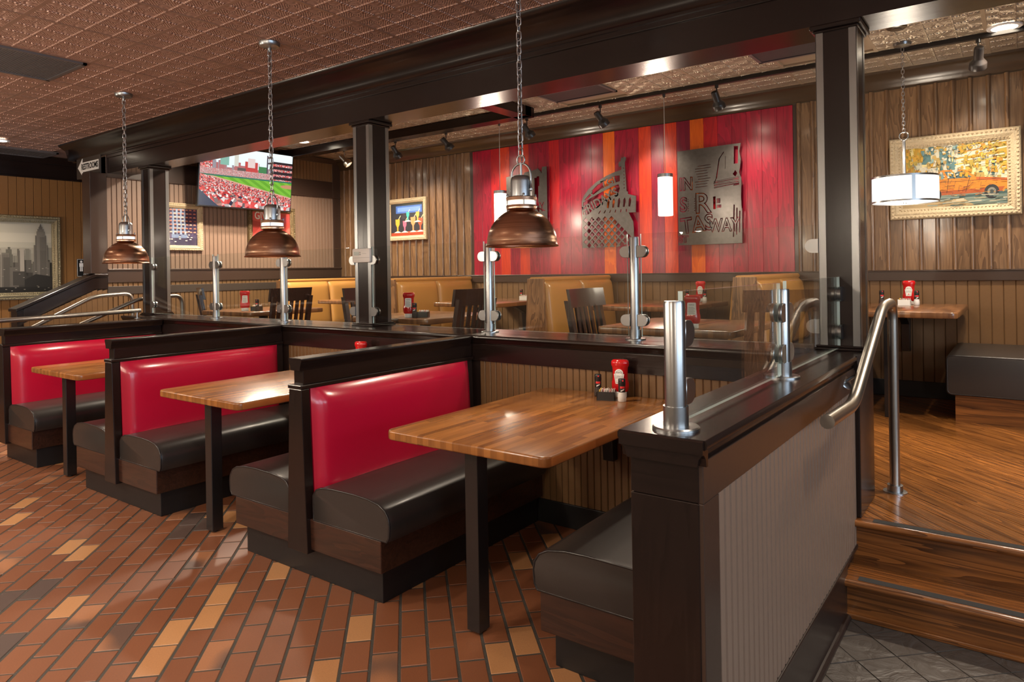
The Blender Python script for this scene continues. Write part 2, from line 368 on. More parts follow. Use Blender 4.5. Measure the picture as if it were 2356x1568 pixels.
# brick pavers at 45 degrees in running bond
hid = [(-3.3, -2.2, 2.12, 3.2), (-5.2, -4.05, 2.12, 3.2), (-7, -5.95, 2.12, 3.2), (-1.25, -.7, 2.1, 3.2)]
pv = []
e1 = Vector((-1, 1)).normalized(); e2 = Vector((1, 1)).normalized(); o0 = Vector((-3.138, 1.01))
RP, LP, BW, BL = 0.1045, 0.206, 0.0935, 0.196
rng = random.Random(11)
for r in range(-55, 50):
    for l in range(-48, 45):
        q = o0+e2*(r*RP)+e1*((l+0.5*(r % 2))*LP)
        cx, cy = q+e1*BL/2+e2*BW/2
        if not (-9.6 < cx < -0.55 and 0.2 < cy < 3.35): continue
        poly = [q, q+e2*BW, q+e2*BW+e1*BL, q+e1*BL]; full = [tuple(p) for p in poly]
        cl = clip(full, -9.58, -0.66, 0.2, 3.24)
        if not cl or area(cl) < 2e-4: continue
        whole = abs(area(cl)-BW*BL) < 1e-6
        u, v, d = to_px((cx, cy, 0)); h = any(a < cx < b and c < cy < e for a, b, c, e in hid)
        k = rng.random(); m = 'paver_tan' if k < 0.085 else 'paver_dark' if k < 0.12 else 'paver_mixed' if k < 0.165 else 'paver_red'
        vis = (-40 < u < 2000 and v < 1620 and not h and d > 0)
        pv.append((0 if vis else 1, d, cl, m, whole, (cx, cy), rng.uniform(-0.0012, 0.0008)))
pv.sort(key=lambda t: t[:2])
pm = {}
for m in ('paver_red', 'paver_tan', 'paver_dark', 'paver_mixed'):
    b = BX(-BL/2, BL/2, -BW/2, BW/2, -0.006, 0.0); pm[m] = b.mesh('brick', m, bevel=0.0022, seg=1)
mats4 = ['paver_red', 'paver_tan', 'paver_dark', 'paver_mixed']; rest = MB()
for i, (vis, d, cl, m, whole, c, dz) in enumerate(pv):
    if i < 300 and vis == 0 and whole:
        inst('brick', pm[m], fl, (c[0], c[1], dz), (0, 0, 3*PI/4))
    else:
        rest.cur = mats4.index(m); rest.prism(cl, 'z', -0.006, dz)
rest.build('brick_field', mats4, fl, kind='stuff')
# dark slate tiles in front of the steps
sm = None; e1s = Vector((1, 1)).normalized(); e2s = Vector((-1, 1)).normalized(); s0 = Vector((-0.494, 2.713)); SP = 0.158
for i in range(-26, 26):
    for j in range(-26, 26):
        q = s0+e1s*i*SP+e2s*j*SP; g = SP-0.005
        poly = [tuple(q), tuple(q+e1s*g), tuple(q+e1s*g+e2s*g), tuple(q+e2s*g)]
        cl = clip(poly, -0.6, 1.4, 1.9, 3.05)
        if not cl or area(cl) < 2e-4: continue
        cx = sum(p[0] for p in cl)/len(cl); cy = sum(p[1] for p in cl)/len(cl)
        MB().prism([(p[0]-cx, p[1]-cy) for p in cl], 'z', -0.006, rng.uniform(-0.001, 0.0006)).build('slate_tile', 'slate', fl, loc=(cx, cy, 0))
# platform
plat = struct('floor_platform', BX(-7.8, 3.7, 3.25, YB, -0.02, ZP-0.012), 'dark_paint')
pw = 0.083; d1 = Vector((1, -1)).normalized(); d2 = Vector((1, 1)).normalized()
for k in range(-20, 120):
    q = Vector((-1.0, 3.0))+d2*(k*pw)
    poly = [tuple(q-d1*6), tuple(q+d1*6), tuple(q+d1*6+d2*(pw-0.0035)), tuple(q-d1*6+d2*(pw-0.0035))]
    cl = clip(poly, -1.3, 1.6, 3.25, YB-0.02)
    if not cl or area(cl) < 1e-3: continue
    c = sum((Vector(p) for p in cl), Vector((0, 0)))/len(cl); R = Matrix.Rotation(PI/4, 2)
    MB().prism([tuple(R @ (Vector(p)-c)) for p in cl], 'z', -0.012, 0.0).build('plank', 'oak_floor', plat, loc=(c.x, c.y, ZP), rz=-PI/4)
rest = MB(); 
BX(-7.78, -1.3, 3.6, YB-.02, ZP-0.012, ZP).build('plank_field', 'oak_step', plat, kind='stuff')
# steps on the right
st = struct('floor_steps', BX(-0.60, 3.0, 3.045, 3.26, 0, ZP/2-0.03), 'oak_step')
MB().prism(rrect(2.985, 3.26, ZP/2-0.03, ZP/2, 0.0145, 4), 'x', -0.60, 3.0).build('tread', 'oak_step', st, smooth=True)
BX(-0.60, 3.0, 3.03, 3.05, 0.0, ZP/2-0.03).build('riser', 'oak_step', st)
BX(-0.60, 3.0, 3.018, 3.032, 0.0, 0.022).build('shoe_moulding', 'oak_step', st, bevel=0.004)
MB().prism(rrect(3.215, 3.30, ZP-0.028, ZP+0.001, 0.014, 4), 'x', -0.60, 3.0).build('nosing', 'oak_step', st, smooth=True)
BX(-0.60, 3.0, 3.245, 3.262, ZP/2, ZP-0.027).build('riser', 'oak_step', st)
BX(-0.54, 3.0, 3.01, 3.05, ZP/2-0.001, ZP/2+0.0015).build('grip_strip', 'tread_tape', st)
BX(-0.52, 3.0, 3.235, 3.275, ZP, ZP+0.0025).build('grip_strip', 'tread_tape', st)
# steps on the far left, down to the restroom corridor
sl = struct('floor_corridor_steps', BX(-7.8, -6.7, 2.95, 3.26, 0, ZP/2), 'oak_step')
struct('wall_rear', BX(XFL, 3.7, -2.98, -2.9, 0, 3.0), 'wall_plain')
struct('wall_right', BX(3.7, 3.78, -2.9, YB, 0, 1.05).box(3.7, 3.78, -2.9, YB, 2.45, 3.05).box(3.7, 3.78, -2.9, -2.4, 1.05, 2.45).box(3.7, 3.78, -1.0, -0.6, 1.05, 2.45).box(3.7, 3.78, .8, 1.2, 1.05, 2.45).box(3.7, 3.78, 2.6, YB, 1.05, 2.45), 'wall_plain')
# ---- ceilings
TX, TY = 0.67, 0.615
def tin_tile(name, m, m2):
    b = BX(-TX/2+0.012, TX/2-0.012, -TY/2+0.012, TY/2-0.012, 0.0, 0.012)
    for i in (1, 2, 3):
        x = -TX/2+i*TX/4; b.prism([(x-0.008, 0.001), (x-.004, -0.005), (x+.004, -0.005), (x+0.008, 0.001)], 'y', -TY/2+0.014, TY/2-0.014)
        y = -TY/2+i*TY/4; b.prism([(y-0.008, 0.001), (y-.004, -0.0052), (y+.004, -0.0052), (y+0.008, 0.001)], 'x', -TX/2+0.014, TX/2-0.014)
    for i in (1, 2, 3):
        for j in (1, 2, 3): b.lathe([(0.014, 0.0), (0.012, -0.005), (0.0001, -0.007)], 8, (-TX/2+i*TX/4, -TY/2+j*TY/4, 0))
    return b.mesh(name, m)
tm1 = tin_tile('ceiling_tile', 'tin_copper', 0); tm2 = tin_tile('ceiling_tile', 'tin_champagne', 0)
ce = struct('ceiling', BX(XFL, 3.7, -2.9, 3.5, ZCEIL+0.012, ZCEIL+0.06).box(XFL, -8.4, 3.5, YB, ZCEIL+.012, ZCEIL+.06), 'tbar_copper')
def tbars(par, xs, ys, x0, x1, y0, y1, z, m):
    for x in xs: BX(x-0.012, x+0.012, y0, y1, z-0.003, z+0.012).build('grid_bar', m, par)
    for y in ys: BX(x0, x1, y-0.012, y+0.012, z-0.002, z+0.012).build('grid_bar', m, par)
gx0, gy0 = -3.80, 2.135
VENT1 = (gx0-2.5*TX, gy0-0.5*TY)
xs = [gx0+i*TX for i in range(-8, 5)]; ys = [gy0+j*TY for j in range(-4, 2)]
tbars(ce, xs, ys, xs[0]-TX, xs[-1]+TX, ys[0]-TY, 3.4, ZCEIL, 'tbar_copper')
for i in range(-9, 5):
    for j in range(-4, 3):
        c = (gx0+(i+.5)*TX, gy0+(j-.5)*TY)
        if c[0]-TX/2 < XFL: continue
        if abs(c[0]-VENT1[0]) < .1 and abs(c[1]-VENT1[1]) < .1: continue
        if c[1]+TY/2 > 3.6 and c[0] > -8.4: continue
        inst('ceiling_tile', tm1, ce, (c[0], c[1], ZCEIL))
cp = struct('ceiling_platform', BX(XL-.15, 3.7, 3.4, YB, ZCP+0.012, ZCP+0.06), 'tbar_champagne')
px0, py0 = -3.53, 5.13
xs = [px0+i*TX for i in range(-6, 7)]; ys = [py0+j*TY for j in range(-2, 3)]
tbars(cp, xs, ys, XL, 1.2, 3.6, YB, ZCP, 'tbar_champagne')
GR = [(0, 0), (3, 0)]
for i in range(-6, 7):
    for j in range(-2, 2):
        if (i, j) in GR: continue
        inst('ceiling_tile', tm2, cp, (px0+(i+.5)*TX, py0+(j+.5)*TY, ZCP))
def grille(name, label, x0, x1, y0, y1, z, nb):
    t = thing(name, label, 'air vent', ((x0+x1)/2, (y0+y1)/2, z)); w = (x1-x0)/2; h = (y1-y0)/2
    BX(-w, w, -h, h, 0.001, 0.012).build('backing', 'grille_dark', t)
    BX(-w, w, -h, -h+.025, -.012, .001).box(-w, w, h-.025, h, -.012, .001).box(-w, -w+.025, -h, h, -.012, .001).box(w-.025, w, -h, h, -.012, .001).build('frame', 'grille_dark', t)
    b = MB()
    for k in range(nb):
        y = -h+.03+(2*h-.06)*(k+.5)/nb; b.box(-w+.025, w-.025, y-.003, y+.003, -.006, .001)
    b.build('perforated_face', 'grille_dark', t, kind='stuff')
grille('ceiling_return_vent', 'dark perforated return air vent set among the copper-coloured ceiling tiles', VENT1[0]-TX/2+.015, VENT1[0]+TX/2-.015, VENT1[1]-TY/2+.015, VENT1[1]+TY/2-.015, ZCEIL-.004, 34)
grille('ceiling_return_vent', 'dark return air vent in copper ceiling near the far wall with the skyline picture', -9.55, -9.1, 2.75, 3.42, ZCEIL-.010, 20)
grille('ceiling_return_vent', 'perforated vent in raised ceiling above the crowned cutout sign', px0+.015, px0+TX-.015, py0+.05, py0+.40, ZCP-.004, 24)
grille('ceiling_return_vent', 'perforated vent in raised ceiling behind the post beside the steps', px0+3*TX-.1, px0+4*TX-.13, py0+.03, py0+.36, ZCP-.004, 24)
# ---- beam with crown
BY0, BY1, BZ = 3.386, 3.63, 2.508
bm_ = struct('trim_beam', BX(-8.49, 3.7, BY0, BY1, BZ, ZCP), 'dark_wood_x')
BX(-8.49, 3.7, BY0-0.012, BY0, BZ+0.16, BZ+0.27).build('fascia_board', 'dark_wood_x', bm_, bevel=0.003)
cr = [(BY0, 2.70), (BY0-.022, 2.70), (BY0-.022, 2.715), (BY0-.032, 2.722), (BY0-.040, 2.75), (BY0-.062, 2.79), (BY0-.098, 2.825), (BY0-.125, 2.840), (BY0-.135, 2.850), (BY0-.15, 2.855), (BY0-.16, 2.868), (BY0-.165, ZCEIL), (BY0, ZCEIL)]
MB().prism(cr, 'x', -8.60, 3.7).build('crown_moulding', 'dark_wood_x', bm_, smooth=True)
MB().prism([(-8.49-(BY0-a), z) for a, z in cr], 'y', BY0-.10, BY1).build('crown_moulding', 'dark_wood_y', bm_, smooth=True)
# ---- columns
def column(x0, label_):
    y0 = 3.405; w, d = 0.167, 0.185
    c = thing('support_column', label_, 'column', (x0+w/2, y0+d/2, ZC)); h = BZ-ZC; a, b = w/2, d/2
    BX(-a, a, -b, b, 0.0, h).build('shaft', 'dark_wood_z', c)
    for sx in (-1, 1):
        for sy in (-1, 1):
            m = MB(); xx = sorted((sx*(a+.002), sx*(a-.030))); yy = sorted((sy*b, sy*(b+.0025))); m.box(xx[0], xx[1], yy[0], yy[1], .02, h-.03)
            xx = sorted((sx*a, sx*(a+.0025))); yy = sorted((sy*(b+.0025), sy*(b-.030))); m.box(xx[0], xx[1], yy[0], yy[1], .02, h-.03)
            m.build('corner_strip', 'steel_strip', c)
    m = MB()
    for (o, z0, z1) in ((.026, 0, .012), (.018, .012, .022)): m.box(-a-o, a+o, -b-o, b+o, z0, z1)
    m.build('plinth', 'dark_wood_x', c, bevel=.004)
    MB().box(-a-.024, a+.024, -b-.024, b+.024, h-.022, h-.001).box(-a-.012, a+.012, -b-.012, b+.012, h-.034, h-.022).build('capital', 'dark_wood_x', c, bevel=.005)
    return c
C1 = column(-7.096, 'dark column with steel corner strips beside the corridor handrails')
C2 = column(-3.925, 'dark column with steel corner strips carrying the white thermostat')
C3 = column(-0.750, 'dark column with steel corner strips at the top of the wooden steps')
# ---- beadboard
def bead_mesh(pitch, h, depth=0.010):
    w = pitch/2-(0.0030 if depth > .010 else .0018 if depth > .008 else .0012); c = 0.004
    return MB().prism([(-w, 0), (w, 0), (w, -depth*.4), (w-c, -depth), (-w+c, -depth), (-w, -depth*.4)], 'z', 0, h)
def beadboard(par, x0, y0, rz, length, z0, z1, pitch, m, split=True, depth=0.010):
    """boards laid side by side along local +x from (x0,y0), facing local -y"""
    n = max(1, int(round(length/pitch))); p = length/n; R = Matrix.Rotation(rz, 2)
    if split:
        me = bead_mesh(p, z1-z0, depth).mesh('bead_strip', m)
        for i in range(n):
            q = R @ Vector(((i+.5)*p, 0)); inst('bead_strip', me, par, (x0+q.x, y0+q.y, z0), (0, 0, rz))
    else:
        b = MB()
        for i in range(n):
            s = bead_mesh(p, z1-z0, depth)
            vs = []
            for v in s.v:
                q = R @ Vector((v[0]+(i+.5)*p, v[1])); vs.append((x0+q.x, y0+q.y, z0+v[2]))
            b.add(vs, s.f)
        b.build('beadboard', m, par, kind='stuff')
# ---- back wall
wb = struct('wall_back', BX(XL-.15, 3.7, YB, YB+.1, 0, ZCP+.06), 'groove')
def plankrow(x0, x1, pitch, z0, z1, m, batten=True):
    n = int(round((x1-x0)/pitch)); p = (x1-x0)/n
    me = BX(-p/2+.001, p/2-.001, -0.014, 0, 0, z1-z0).mesh('wall_plank', m, bevel=.002, seg=1)
    mb2 = MB().prism([(.016, 0), (.016, -.008), (.011, -.017), (.004, -.022), (-.004, -.022), (-.011, -.017), (-.016, -.008), (-.016, 0)], 'z', 0, z1-z0).mesh('batten', m, smooth=True)
    for i in range(n):
        inst('wall_plank', me, wb, (x0+(i+.5)*p, YB, z0))
        if batten: inst('batten', mb2, wb, (x0+i*p, YB-.013, z0))
plankrow(-1.634+.05, 1.2, 0.1155, 1.363, 2.856, 'batten_wood')
plankrow(XL, -5.334-.05, 0.1155, 1.363, 2.856, 'batten_wood')
BX(-1.636, -1.58, YB-.012, YB, 1.363, 2.856).build('edge_board', 'brown_trim', wb); BX(-5.386, -5.334, YB-.012, YB, 1.363, 2.856).build('edge_board', 'brown_trim', wb)
seq = 'ccRrcrccRccdcocc' 'r' 'drdoRccccc'
pmx = dict(c='plank_crimson', d='plank_dark', o='plank_orange', r='plank_redorange', R='plank_red')
pme = {}
for i in range(27):
    k = seq[i]
    if k not in pme: pme[k] = BX(-.0680, .0680, -.020, 0, 0, 1.493).mesh('wall_plank', pmx[k], bevel=.0015, seg=1)
    inst('wall_plank', pme[k], wb, (-5.334+(i+.5)*.13704, YB-(.000 if i % 3 else .001), 1.357))
struct('trim_1', BX(XL, 3.7, YB-.024, YB, 1.277, 1.357).box(XL, 3.7, YB-.030, YB, 1.352, 1.363), 'brown_trim', bevel=.003)
beadboard(wb, -7.8, YB, 0, 6.3, ZP+.1, 1.277, 0.08, 'bead_tan', False, .006)
beadboard(wb, -1.5, YB, 0, 2.0, ZP+.1, 1.277, 0.077, 'bead_tan', True, .006)
struct('baseboard_back', BX(XL, 3.7, YB-.022, YB, ZP, ZP+.13), 'black_kick', bevel=.003)
crown = [(YB, 2.853), (YB-.018, 2.853), (YB-.018, 2.865), (YB-.026, 2.872), (YB-.034, 2.90), (YB-.058, 2.938), (YB-.09, 2.962), (YB-.10, 2.972), (YB-.118, 2.978), (YB-.125, ZCP), (YB, ZCP)]
cw = struct('trim_2', MB().prism(crown, 'x', XL, 3.7), 'bronze_crown', smooth=True)
# ---- left wall of the raised room
wl = struct('wall_left', BX(XL-.15, XL, 3.37, YB, 0, ZCP+.05), 'groove')
for z0, z1, m in ((2.69, 2.94, 'bead_tan'), (1.485, 2.47, 'bead_taupe'), (1.31, 1.35, 'bead_tan'), (ZP, 1.225, 'bead_tan')):
    beadboard(wl, XL, 3.37, PI/2, YB-3.37, z0, z1, 0.052, m, False)
struct('trim_3', BX(XL-.15, XL+.016, 3.37, YB, 2.47, 2.69).box(XL, XL+.03, 3.37, YB, 2.462, 2.475), 'brown_trim', bevel=.003)
struct('trim_4', BX(XL, XL+.022, 3.37, YB, 1.35, 1.485).box(XL, XL+.034, 3.37, YB, 1.478, 1.495), 'brown_trim', bevel=.003)
struct('trim_5', BX(XL, XL+.018, 3.37, YB, 1.225, 1.31), 'sign_brown', bevel=.002)
struct('trim_6', BX(XL, XL+.02, 6.36, YB, 1.49, 2.95), 'brown_trim', bevel=.003)
struct('trim_7', MB().prism([(XL, 2.94), (XL+.02, 2.94), (XL+.03, 2.955), (XL+.06, 2.975), (XL+.07, ZCP), (XL, ZCP)], 'y', 3.6, YB), 'brown_trim', smooth=True)
struct('trim_8', BX(XL-.16, XL+.022, 3.205, 3.37, 1.45, BZ-.002), 'brown_trim', bevel=.003)
# low stair wall in the same plane, stepping down with the corridor steps
sw = struct('wall_corridor_stair', MB().prism([(3.37, 0), (3.37, 1.43), (3.237, 1.43), (2.56, 1.115), (2.56, 0)], 'x', XL-.14, XL-.002), 'dark_paint')
MB().prism([(3.37, 1.445), (3.237, 1.445), (2.53, 1.118), (2.53, 1.088), (3.245, 1.415), (3.37, 1.415)], 'x', XL-.17, XL+.035).build('cap_rail', 'dark_wood_y', sw, bevel=.006)
MB().prism([(3.37, 1.415), (3.245, 1.415), (2.60, 1.118), (2.60, .985), (3.245, 1.285), (3.37, 1.285)], 'x', XL, XL+.018).build('frieze_board', 'dark_wood_y', sw, bevel=.003)
b = MB()
for i in range(15):
    y0 = 2.60+i*.0513; ym = y0+.026; zt = 1.285 if ym > 3.245 else .985+(ym-2.60)*.465
    b.prism([(y0+.001, 0), (y0+.050, 0), (y0+.050, zt), (y0+.001, zt-.02)], 'x', XL, XL+.010)
b.build('beadboard', 'bead_tan', sw, kind='stuff')
BX(XL-.145, XL+.012, 2.545, 2.60, 0, 1.10).build('end_post', 'dark_wood_z', sw)
# ---- far left corridor wall
wf = struct('wall_far_left', BX(XFL-.1, XFL, -2.9, YB, 0, 3.0), 'groove')
beadboard(wf, XFL, 2.2, PI/2, 2.6, .1, 2.62, 0.088, 'bead_ochre', False)
struct('trim_9', BX(XFL, XFL+.02, -2.9, YB, 2.62, ZCEIL).box(XFL, XFL+.05, -2.9, YB, 2.80, ZCEIL).box(XFL, XFL+.035, -2.9, YB, 2.615, 2.635), 'dark_wood_y', bevel=.006)
struct('wall_corridor_end', BX(XFL, XL-.15, 5.2, 5.3, 0, 2.95), 'bead_ochre')
# ---- divider wall between booths and the raised room
wd = struct('wall_divider', BX(-7.12, -.60, 3.24, 3.59, 0, .99), 'dark_paint')
hp = cap_profile((3.59-3.24)/2, .996, ZC, .030)
MB().prism([(a+3.415, z) for a, z in hp], 'x', -7.15, -.566).build('cap_rail', 'dark_wood_x', wd, smooth=True)
BX(-7.12, -.757, 3.226, 3.24, .874, .975).build('frieze_board', 'dark_wood_x', wd, bevel=.002)
beadboard(wd, -2.63, 3.24, 0, 1.873, .13, .876, 0.0408, 'bead_tan', True, .007)
beadboard(wd, -4.5, 3.24, 0, 1.75, .13, .876, 0.0408, 'bead_tan', True, .007)
beadboard(wd, -6.3, 3.24, 0, 1.68, .13, .876, 0.0408, 'bead_tan', False)
BX(-7.1, -.76, 3.222, 3.24, 0, .13).build('base_board', 'black_kick', wd, bevel=.003)
# ---- half wall beside the steps
HX0, HX1 = -.757, -.596
wh = struct('wall_stair_side', BX(HX0, HX1, 1.508, 3.238, 0, .99), 'dark_paint')
hp = cap_profile((HX1-HX0)/2, .996, ZC, .030)
MB().prism([(a+(HX0+HX1)/2, z) for a, z in hp], 'y', 1.486, 3.211).build('cap_rail', 'dark_wood_y', wh, smooth=True)
MB().prism([(1.478, .996), (1.478, ZC-.004), (1.482, ZC-.001), (1.51, ZC-.001), (1.51, .966), (1.500, .966), (1.496, .985), (1.485, .996)], 'x', HX0-.023, HX1+.023).build('cap_end', 'dark_wood_x', wh)
BX(HX0-.004, HX1+.004, 1.500, 1.51, .882, .972).build('end_board', 'dark_wood_x', wh, bevel=.002)
BX(HX0-.004, HX1+.004, 1.500, 1.51, .0, .8795).build('end_board', 'dark_wood_z', wh, bevel=.002)
BX(HX1, HX1+.014, 1.502, 3.30, .880, .975).build('frieze_board', 'brown_trim', wh, bevel=.002)
BX(HX1, HX1+.014, 1.502, 1.60, 0, .8798).build('stile', 'brown_trim', wh, bevel=.002)
beadboard(wh, HX1, 1.60, PI/2, 1.66, .2, .882, 0.0415, 'bead_taupe', True, .0125)
BX(HX1, HX1+.013, 1.60, 3.05, .0, .205).build('base_board', 'dark_paint', wh, bevel=.002)
BX(HX1, HX1+.018, 1.60, 3.25, .205, .222).build('base_cap', 'dark_paint', wh, bevel=.004)
MB().prism(arc(HX1+.013, 0, .018, 0, PI/2, 4)+[(HX1+.013, 0)], 'y', 1.60, 3.03).build('shoe_moulding', 'dark_paint', wh)
BX(HX0-.003, HX1+.030, 3.26, 3.60, ZP, .99).build('end_post', 'dark_wood_z', wh, bevel=.004)
# ------------------------------------------------------------------ steel posts, clamps, glass
def dclamp(flip=1):
    prof = [(0, -.032), (.026, -.032)]+arc(.026, 0, .032, -PI/2, PI/2, 8)[1:]+[(0, .032)]
    prof = [(flip*a, b) for a, b in prof]
    m = MB()
    for y0, y1 in ((-.019, -.007), (.007, .019)): m.prism(prof, 'y', y0, y1)
    m.prism([(a*.26, b*.8) for a, b in prof], 'y', -.007, .007)
    return m
def post(label_, loc, h, zs, rz=0.0, sides=(-1, 1)):
    p = thing('glass_rail_post', label_, 'post', loc, rz)
    MB().lathe([(.0255, .05), (.0255, h-.006), (.024, h), (.0001, h)], 24).build('tube', 'stainless', p, smooth=True)
    MB().lathe([(.056, 0), (.056, .005), (.053, .008), (.030, .008), (.030, .055), (.0255, .055)], 28).build('base_flange', 'stainless', p, smooth=True)
    for z in zs:
        for s in sides: dclamp(s).build('glass_clamp', 'stainless', p, smooth=True, bevel=.0015, seg=1, loc=(s*.022, 0, z))
    return p
YG = 3.415
DP = [-5.795, -4.80, -2.690, -1.690]
names = ['between the handrails and the farthest hanging lamp', 'behind the middle hanging lamp', 'behind the nearest booth back', 'behind the nearest booth table']
for x, nm in zip(DP, names): post('steel glass-rail post on the divider wall '+nm, (x, YG, ZC), .555, (.105, .475))
post('short steel post on the free end of the stair-side half wall', (-.672, 1.566, ZC), .305, (.085, .225), PI/2, (1,))
post('short steel post halfway along the stair-side half wall', (-.672, 2.487, ZC), .305, (.085, .225), PI/2)
def pane(label_, a, b, y, z0, z1, along='x'):
    m = MB(); t = .006
    if along == 'x': m.box(a, b, y-t, y+t, z0, z1); c = ((a+b)/2, y, z0)
    else: m.box(y-t, y+t, a, b, z0, z1); c = (y, (a+b)/2, z0)
    m.v = [(v[0]-c[0], v[1]-c[1], v[2]-c[2]) for v in m.v]
    o = m.build('glass_screen', ['clear_glass', 'glass_edge'], None, loc=c)
    ax = 1 if along == 'x' else 0
    for p in o.data.polygons:
        if abs(p.normal[ax]) < .5: p.material_index = 1
    tag(o, label_, 'glass screen')
E1, E2 = -7.096+.167, -3.925+.167
cols = [(-7.096+.170, -5.795-.040, 'beside the far column and handrails'), (-5.755, -4.84, 'behind the middle hanging lamp'), (-4.76, -3.928, 'left of the column with the thermostat'),
        (-3.753, -2.73, 'right of the column with the thermostat'), (-2.65, -1.73, 'behind the nearest hanging lamp'), (-1.65, -.753, 'in front of the rectangular cutout art')]
for a, b, nm in cols: pane('clear glass panel on the divider wall '+nm, a, b, YG, ZC+.018, 1.598)
pane('low glass panel between the two posts on the stair-side half wall', 1.604, 2.447, -.672, ZC+.012, 1.355, 'y')
pane('low glass panel between post and column on the stair-side half wall', 2.527, 3.402, -.672, ZC+.012, 1.36, 'y')
for C, x, s in ((C1, -7.096+.170, 1), (C2, -3.925-.003, -1), (C2, -3.925+.170, 1), (C3, -.753, -1)):
    for z in (.105, .475): dclamp(s).build('glass_clamp', 'stainless', C, smooth=True, loc=(x-C.location.x, YG-C.location.y, z))
for z in (.085, .255): dclamp(1).build('glass_clamp', 'stainless', C3, smooth=True, loc=(-.672-C3.location.x, 3.403-C3.location.y, z), rz=-PI/2)
# ------------------------------------------------------------------ booth benches
def seat_profile(w, h):
    # (x, z): back at x=0, front at x=w
    pts = [(0, 0), (w-.012, 0), (w, h*.12), (w+.004, h*.42)]
    pts += [(w-.002, h*.60), (w-.022, h*.78), (w-.06, h*.90), (w-.13, h*.975), (w-.22, h*1.0), (.14, h*.985), (.06, h*.94), (.02, h*.84), (0, h*.68)]
    return pts
def cushion(par, name, sgn, x0, w, y0, y1, z0, h, m='black_vinyl', pip='black_piping'):
    pr = [(sgn*(x0+a), z0+z) for a, z in seat_profile(w, h)]; n = len(pr); cxm = sum(p[0] for p in pr)/n; czm = sum(p[1] for p in pr)/n
    ys = [y0, y0+.004, y0+.012]+[y0+.03+(y1-y0-.06)*k/8 for k in range(9)]+[y1-.01, y1]
    sc = [.965, .985, .997]+[1.0]*9+[.99, .97]; b = MB(); vs = []; fs = []
    for y, s in zip(ys, sc):
        t = (y-y0)/(y1-y0); puff = 1+.03*math.sin(PI*t)
        for (x, z) in pr: vs.append((cxm+(x-cxm)*s, y, z0+(czm+(z-czm)*s-z0)*(puff if z > czm else 1)))
    for i in range(len(ys)-1):
        for k in range(n): fs.append((i*n+k, i*n+(k+1) % n, (i+1)*n+(k+1) % n, (i+1)*n+k))
    fs += [tuple(range(n)), tuple(range((len(ys)-1)*n+n-1, (len(ys)-1)*n-1, -1))]
    o = b.add(vs, fs).build(name, m, par, smooth=True)
    loop = [(cxm+(x-cxm)*.985, y0+.003, czm+(z-czm)*.985) for x, z in pr]
    lo = []
    for i, p in enumerate(loop):
        q = loop[(i+1) % n]; lo += [p, tuple((p[k]+q[k])/2 for k in range(3))]
    MB().tube(lo, .0045, 6, True).build('piping', pip, o, smooth='all')
    return o
def backrest(par, sgn, y0, y1, z0, z1, xb, xt, th, m='red_vinyl', name='backrest'):
    ny, nz = 34, 16; b = MB(); vs = []; fs = []
    def e(t): a = abs(2*t-1); return (1-a**9)
    for i in range(nz+1):
        t = i/nz; z = z0+(z1-z0)*t; x = xb+(xt-xb)*t
        for j in range(ny+1):
            s = j/ny; vs.append((sgn*(x+.008+th*(e(s)*e(t))**.5), y0+(y1-y0)*s, z))
    n = ny+1
    for i in range(nz):
        for j in range(ny): fs.append((i*n+j, i*n+j+1, (i+1)*n+j+1, (i+1)*n+j))
    o = len(vs)
    vs += [(sgn*xb, y0, z0), (sgn*xb, y1, z0), (sgn*xt, y1, z1), (sgn*xt, y0, z1)]
    fs += [tuple([o+3, o]+[i*n for i in range(nz+1)]), tuple([o+1, o+2]+[i*n+ny for i in range(nz, -1, -1)]), tuple([o, o+1]+[j for j in range(ny, -1, -1)]), tuple([o+2, o+3]+[nz*n+j for j in range(ny+1)]), (o, o+3, o+2, o+1)]
    return b.add(vs, fs).build(name, m, par, smooth=True)
def booth(name, label_, xc, sides, capw=.047, ylen=1.22):
    t = thing(name, label_, 'booth bench', (xc, 2.0, 0)); xl = -.50 if -1 in sides else -capw; xr = .50 if 1 in sides else capw
    BX(xl, xr, .045, ylen, 0, .15).build('kick_plate', 'black_kick', t, bevel=.002)
    for s in sides:
        a, c = sorted((s*.06, s*.535)); BX(a, c, .004, ylen, .146, .286).build('apron', 'apron_wood', t, bevel=.004)
        cushion(t, 'seat', s, .085, .50, .004, ylen-.02, .286, .165)
        backrest(t, s, .035, 1.165, .22, .884, .062, .036, .055)
    MB().prism([(-.074, .132), (.074, .132), (.045, .880), (-.045, .880)], 'y', -.018, .030).build('end_panel', 'dark_wood_z', t, bevel=.003)
    MB().prism([(-.055, .15), (.055, .15), (.034, .880), (-.034, .880)], 'y', .030, ylen).build('core', 'dark_paint', t)
    BX(-.050, .050, -.022, ylen, .880, .900).build('ledge', 'dark_wood_y', t, bevel=.004)
    BX(-.034, .034, .003, ylen, .900, .975).build('frieze', 'dark_wood_y', t, bevel=.002)
    hp = cap_profile(capw-.016, .995, 1.022, .016)
    MB().prism(hp, 'y', -.016, ylen-.012).build('cap_rail', 'dark_wood_y', t, smooth=True)
    return t
booth('booth_bench', 'double booth bench with red backs nearest the stair-side half wall', -2.715, (-1, 1))
booth('booth_bench', 'double booth bench with red backs in the middle of the row', -4.592, (-1, 1))
booth('booth_bench', 'single booth bench with red back below the steel handrail', -6.42, (1,), .09)
t = thing('booth_bench', 'black booth seat tucked against the stair-side half wall', 'booth bench', (-.775, 2.0, 0))
BX(-.585, 0, .075, 1.22, 0, .15).build('kick_plate', 'black_kick', t, bevel=.002)
BX(-.60, 0, .004, 1.22, .150, .295).build('apron', 'apron_wood', t, bevel=.004)
cushion(t, 'seat', -1, .03, .595, .0, 1.2, .290, .165)
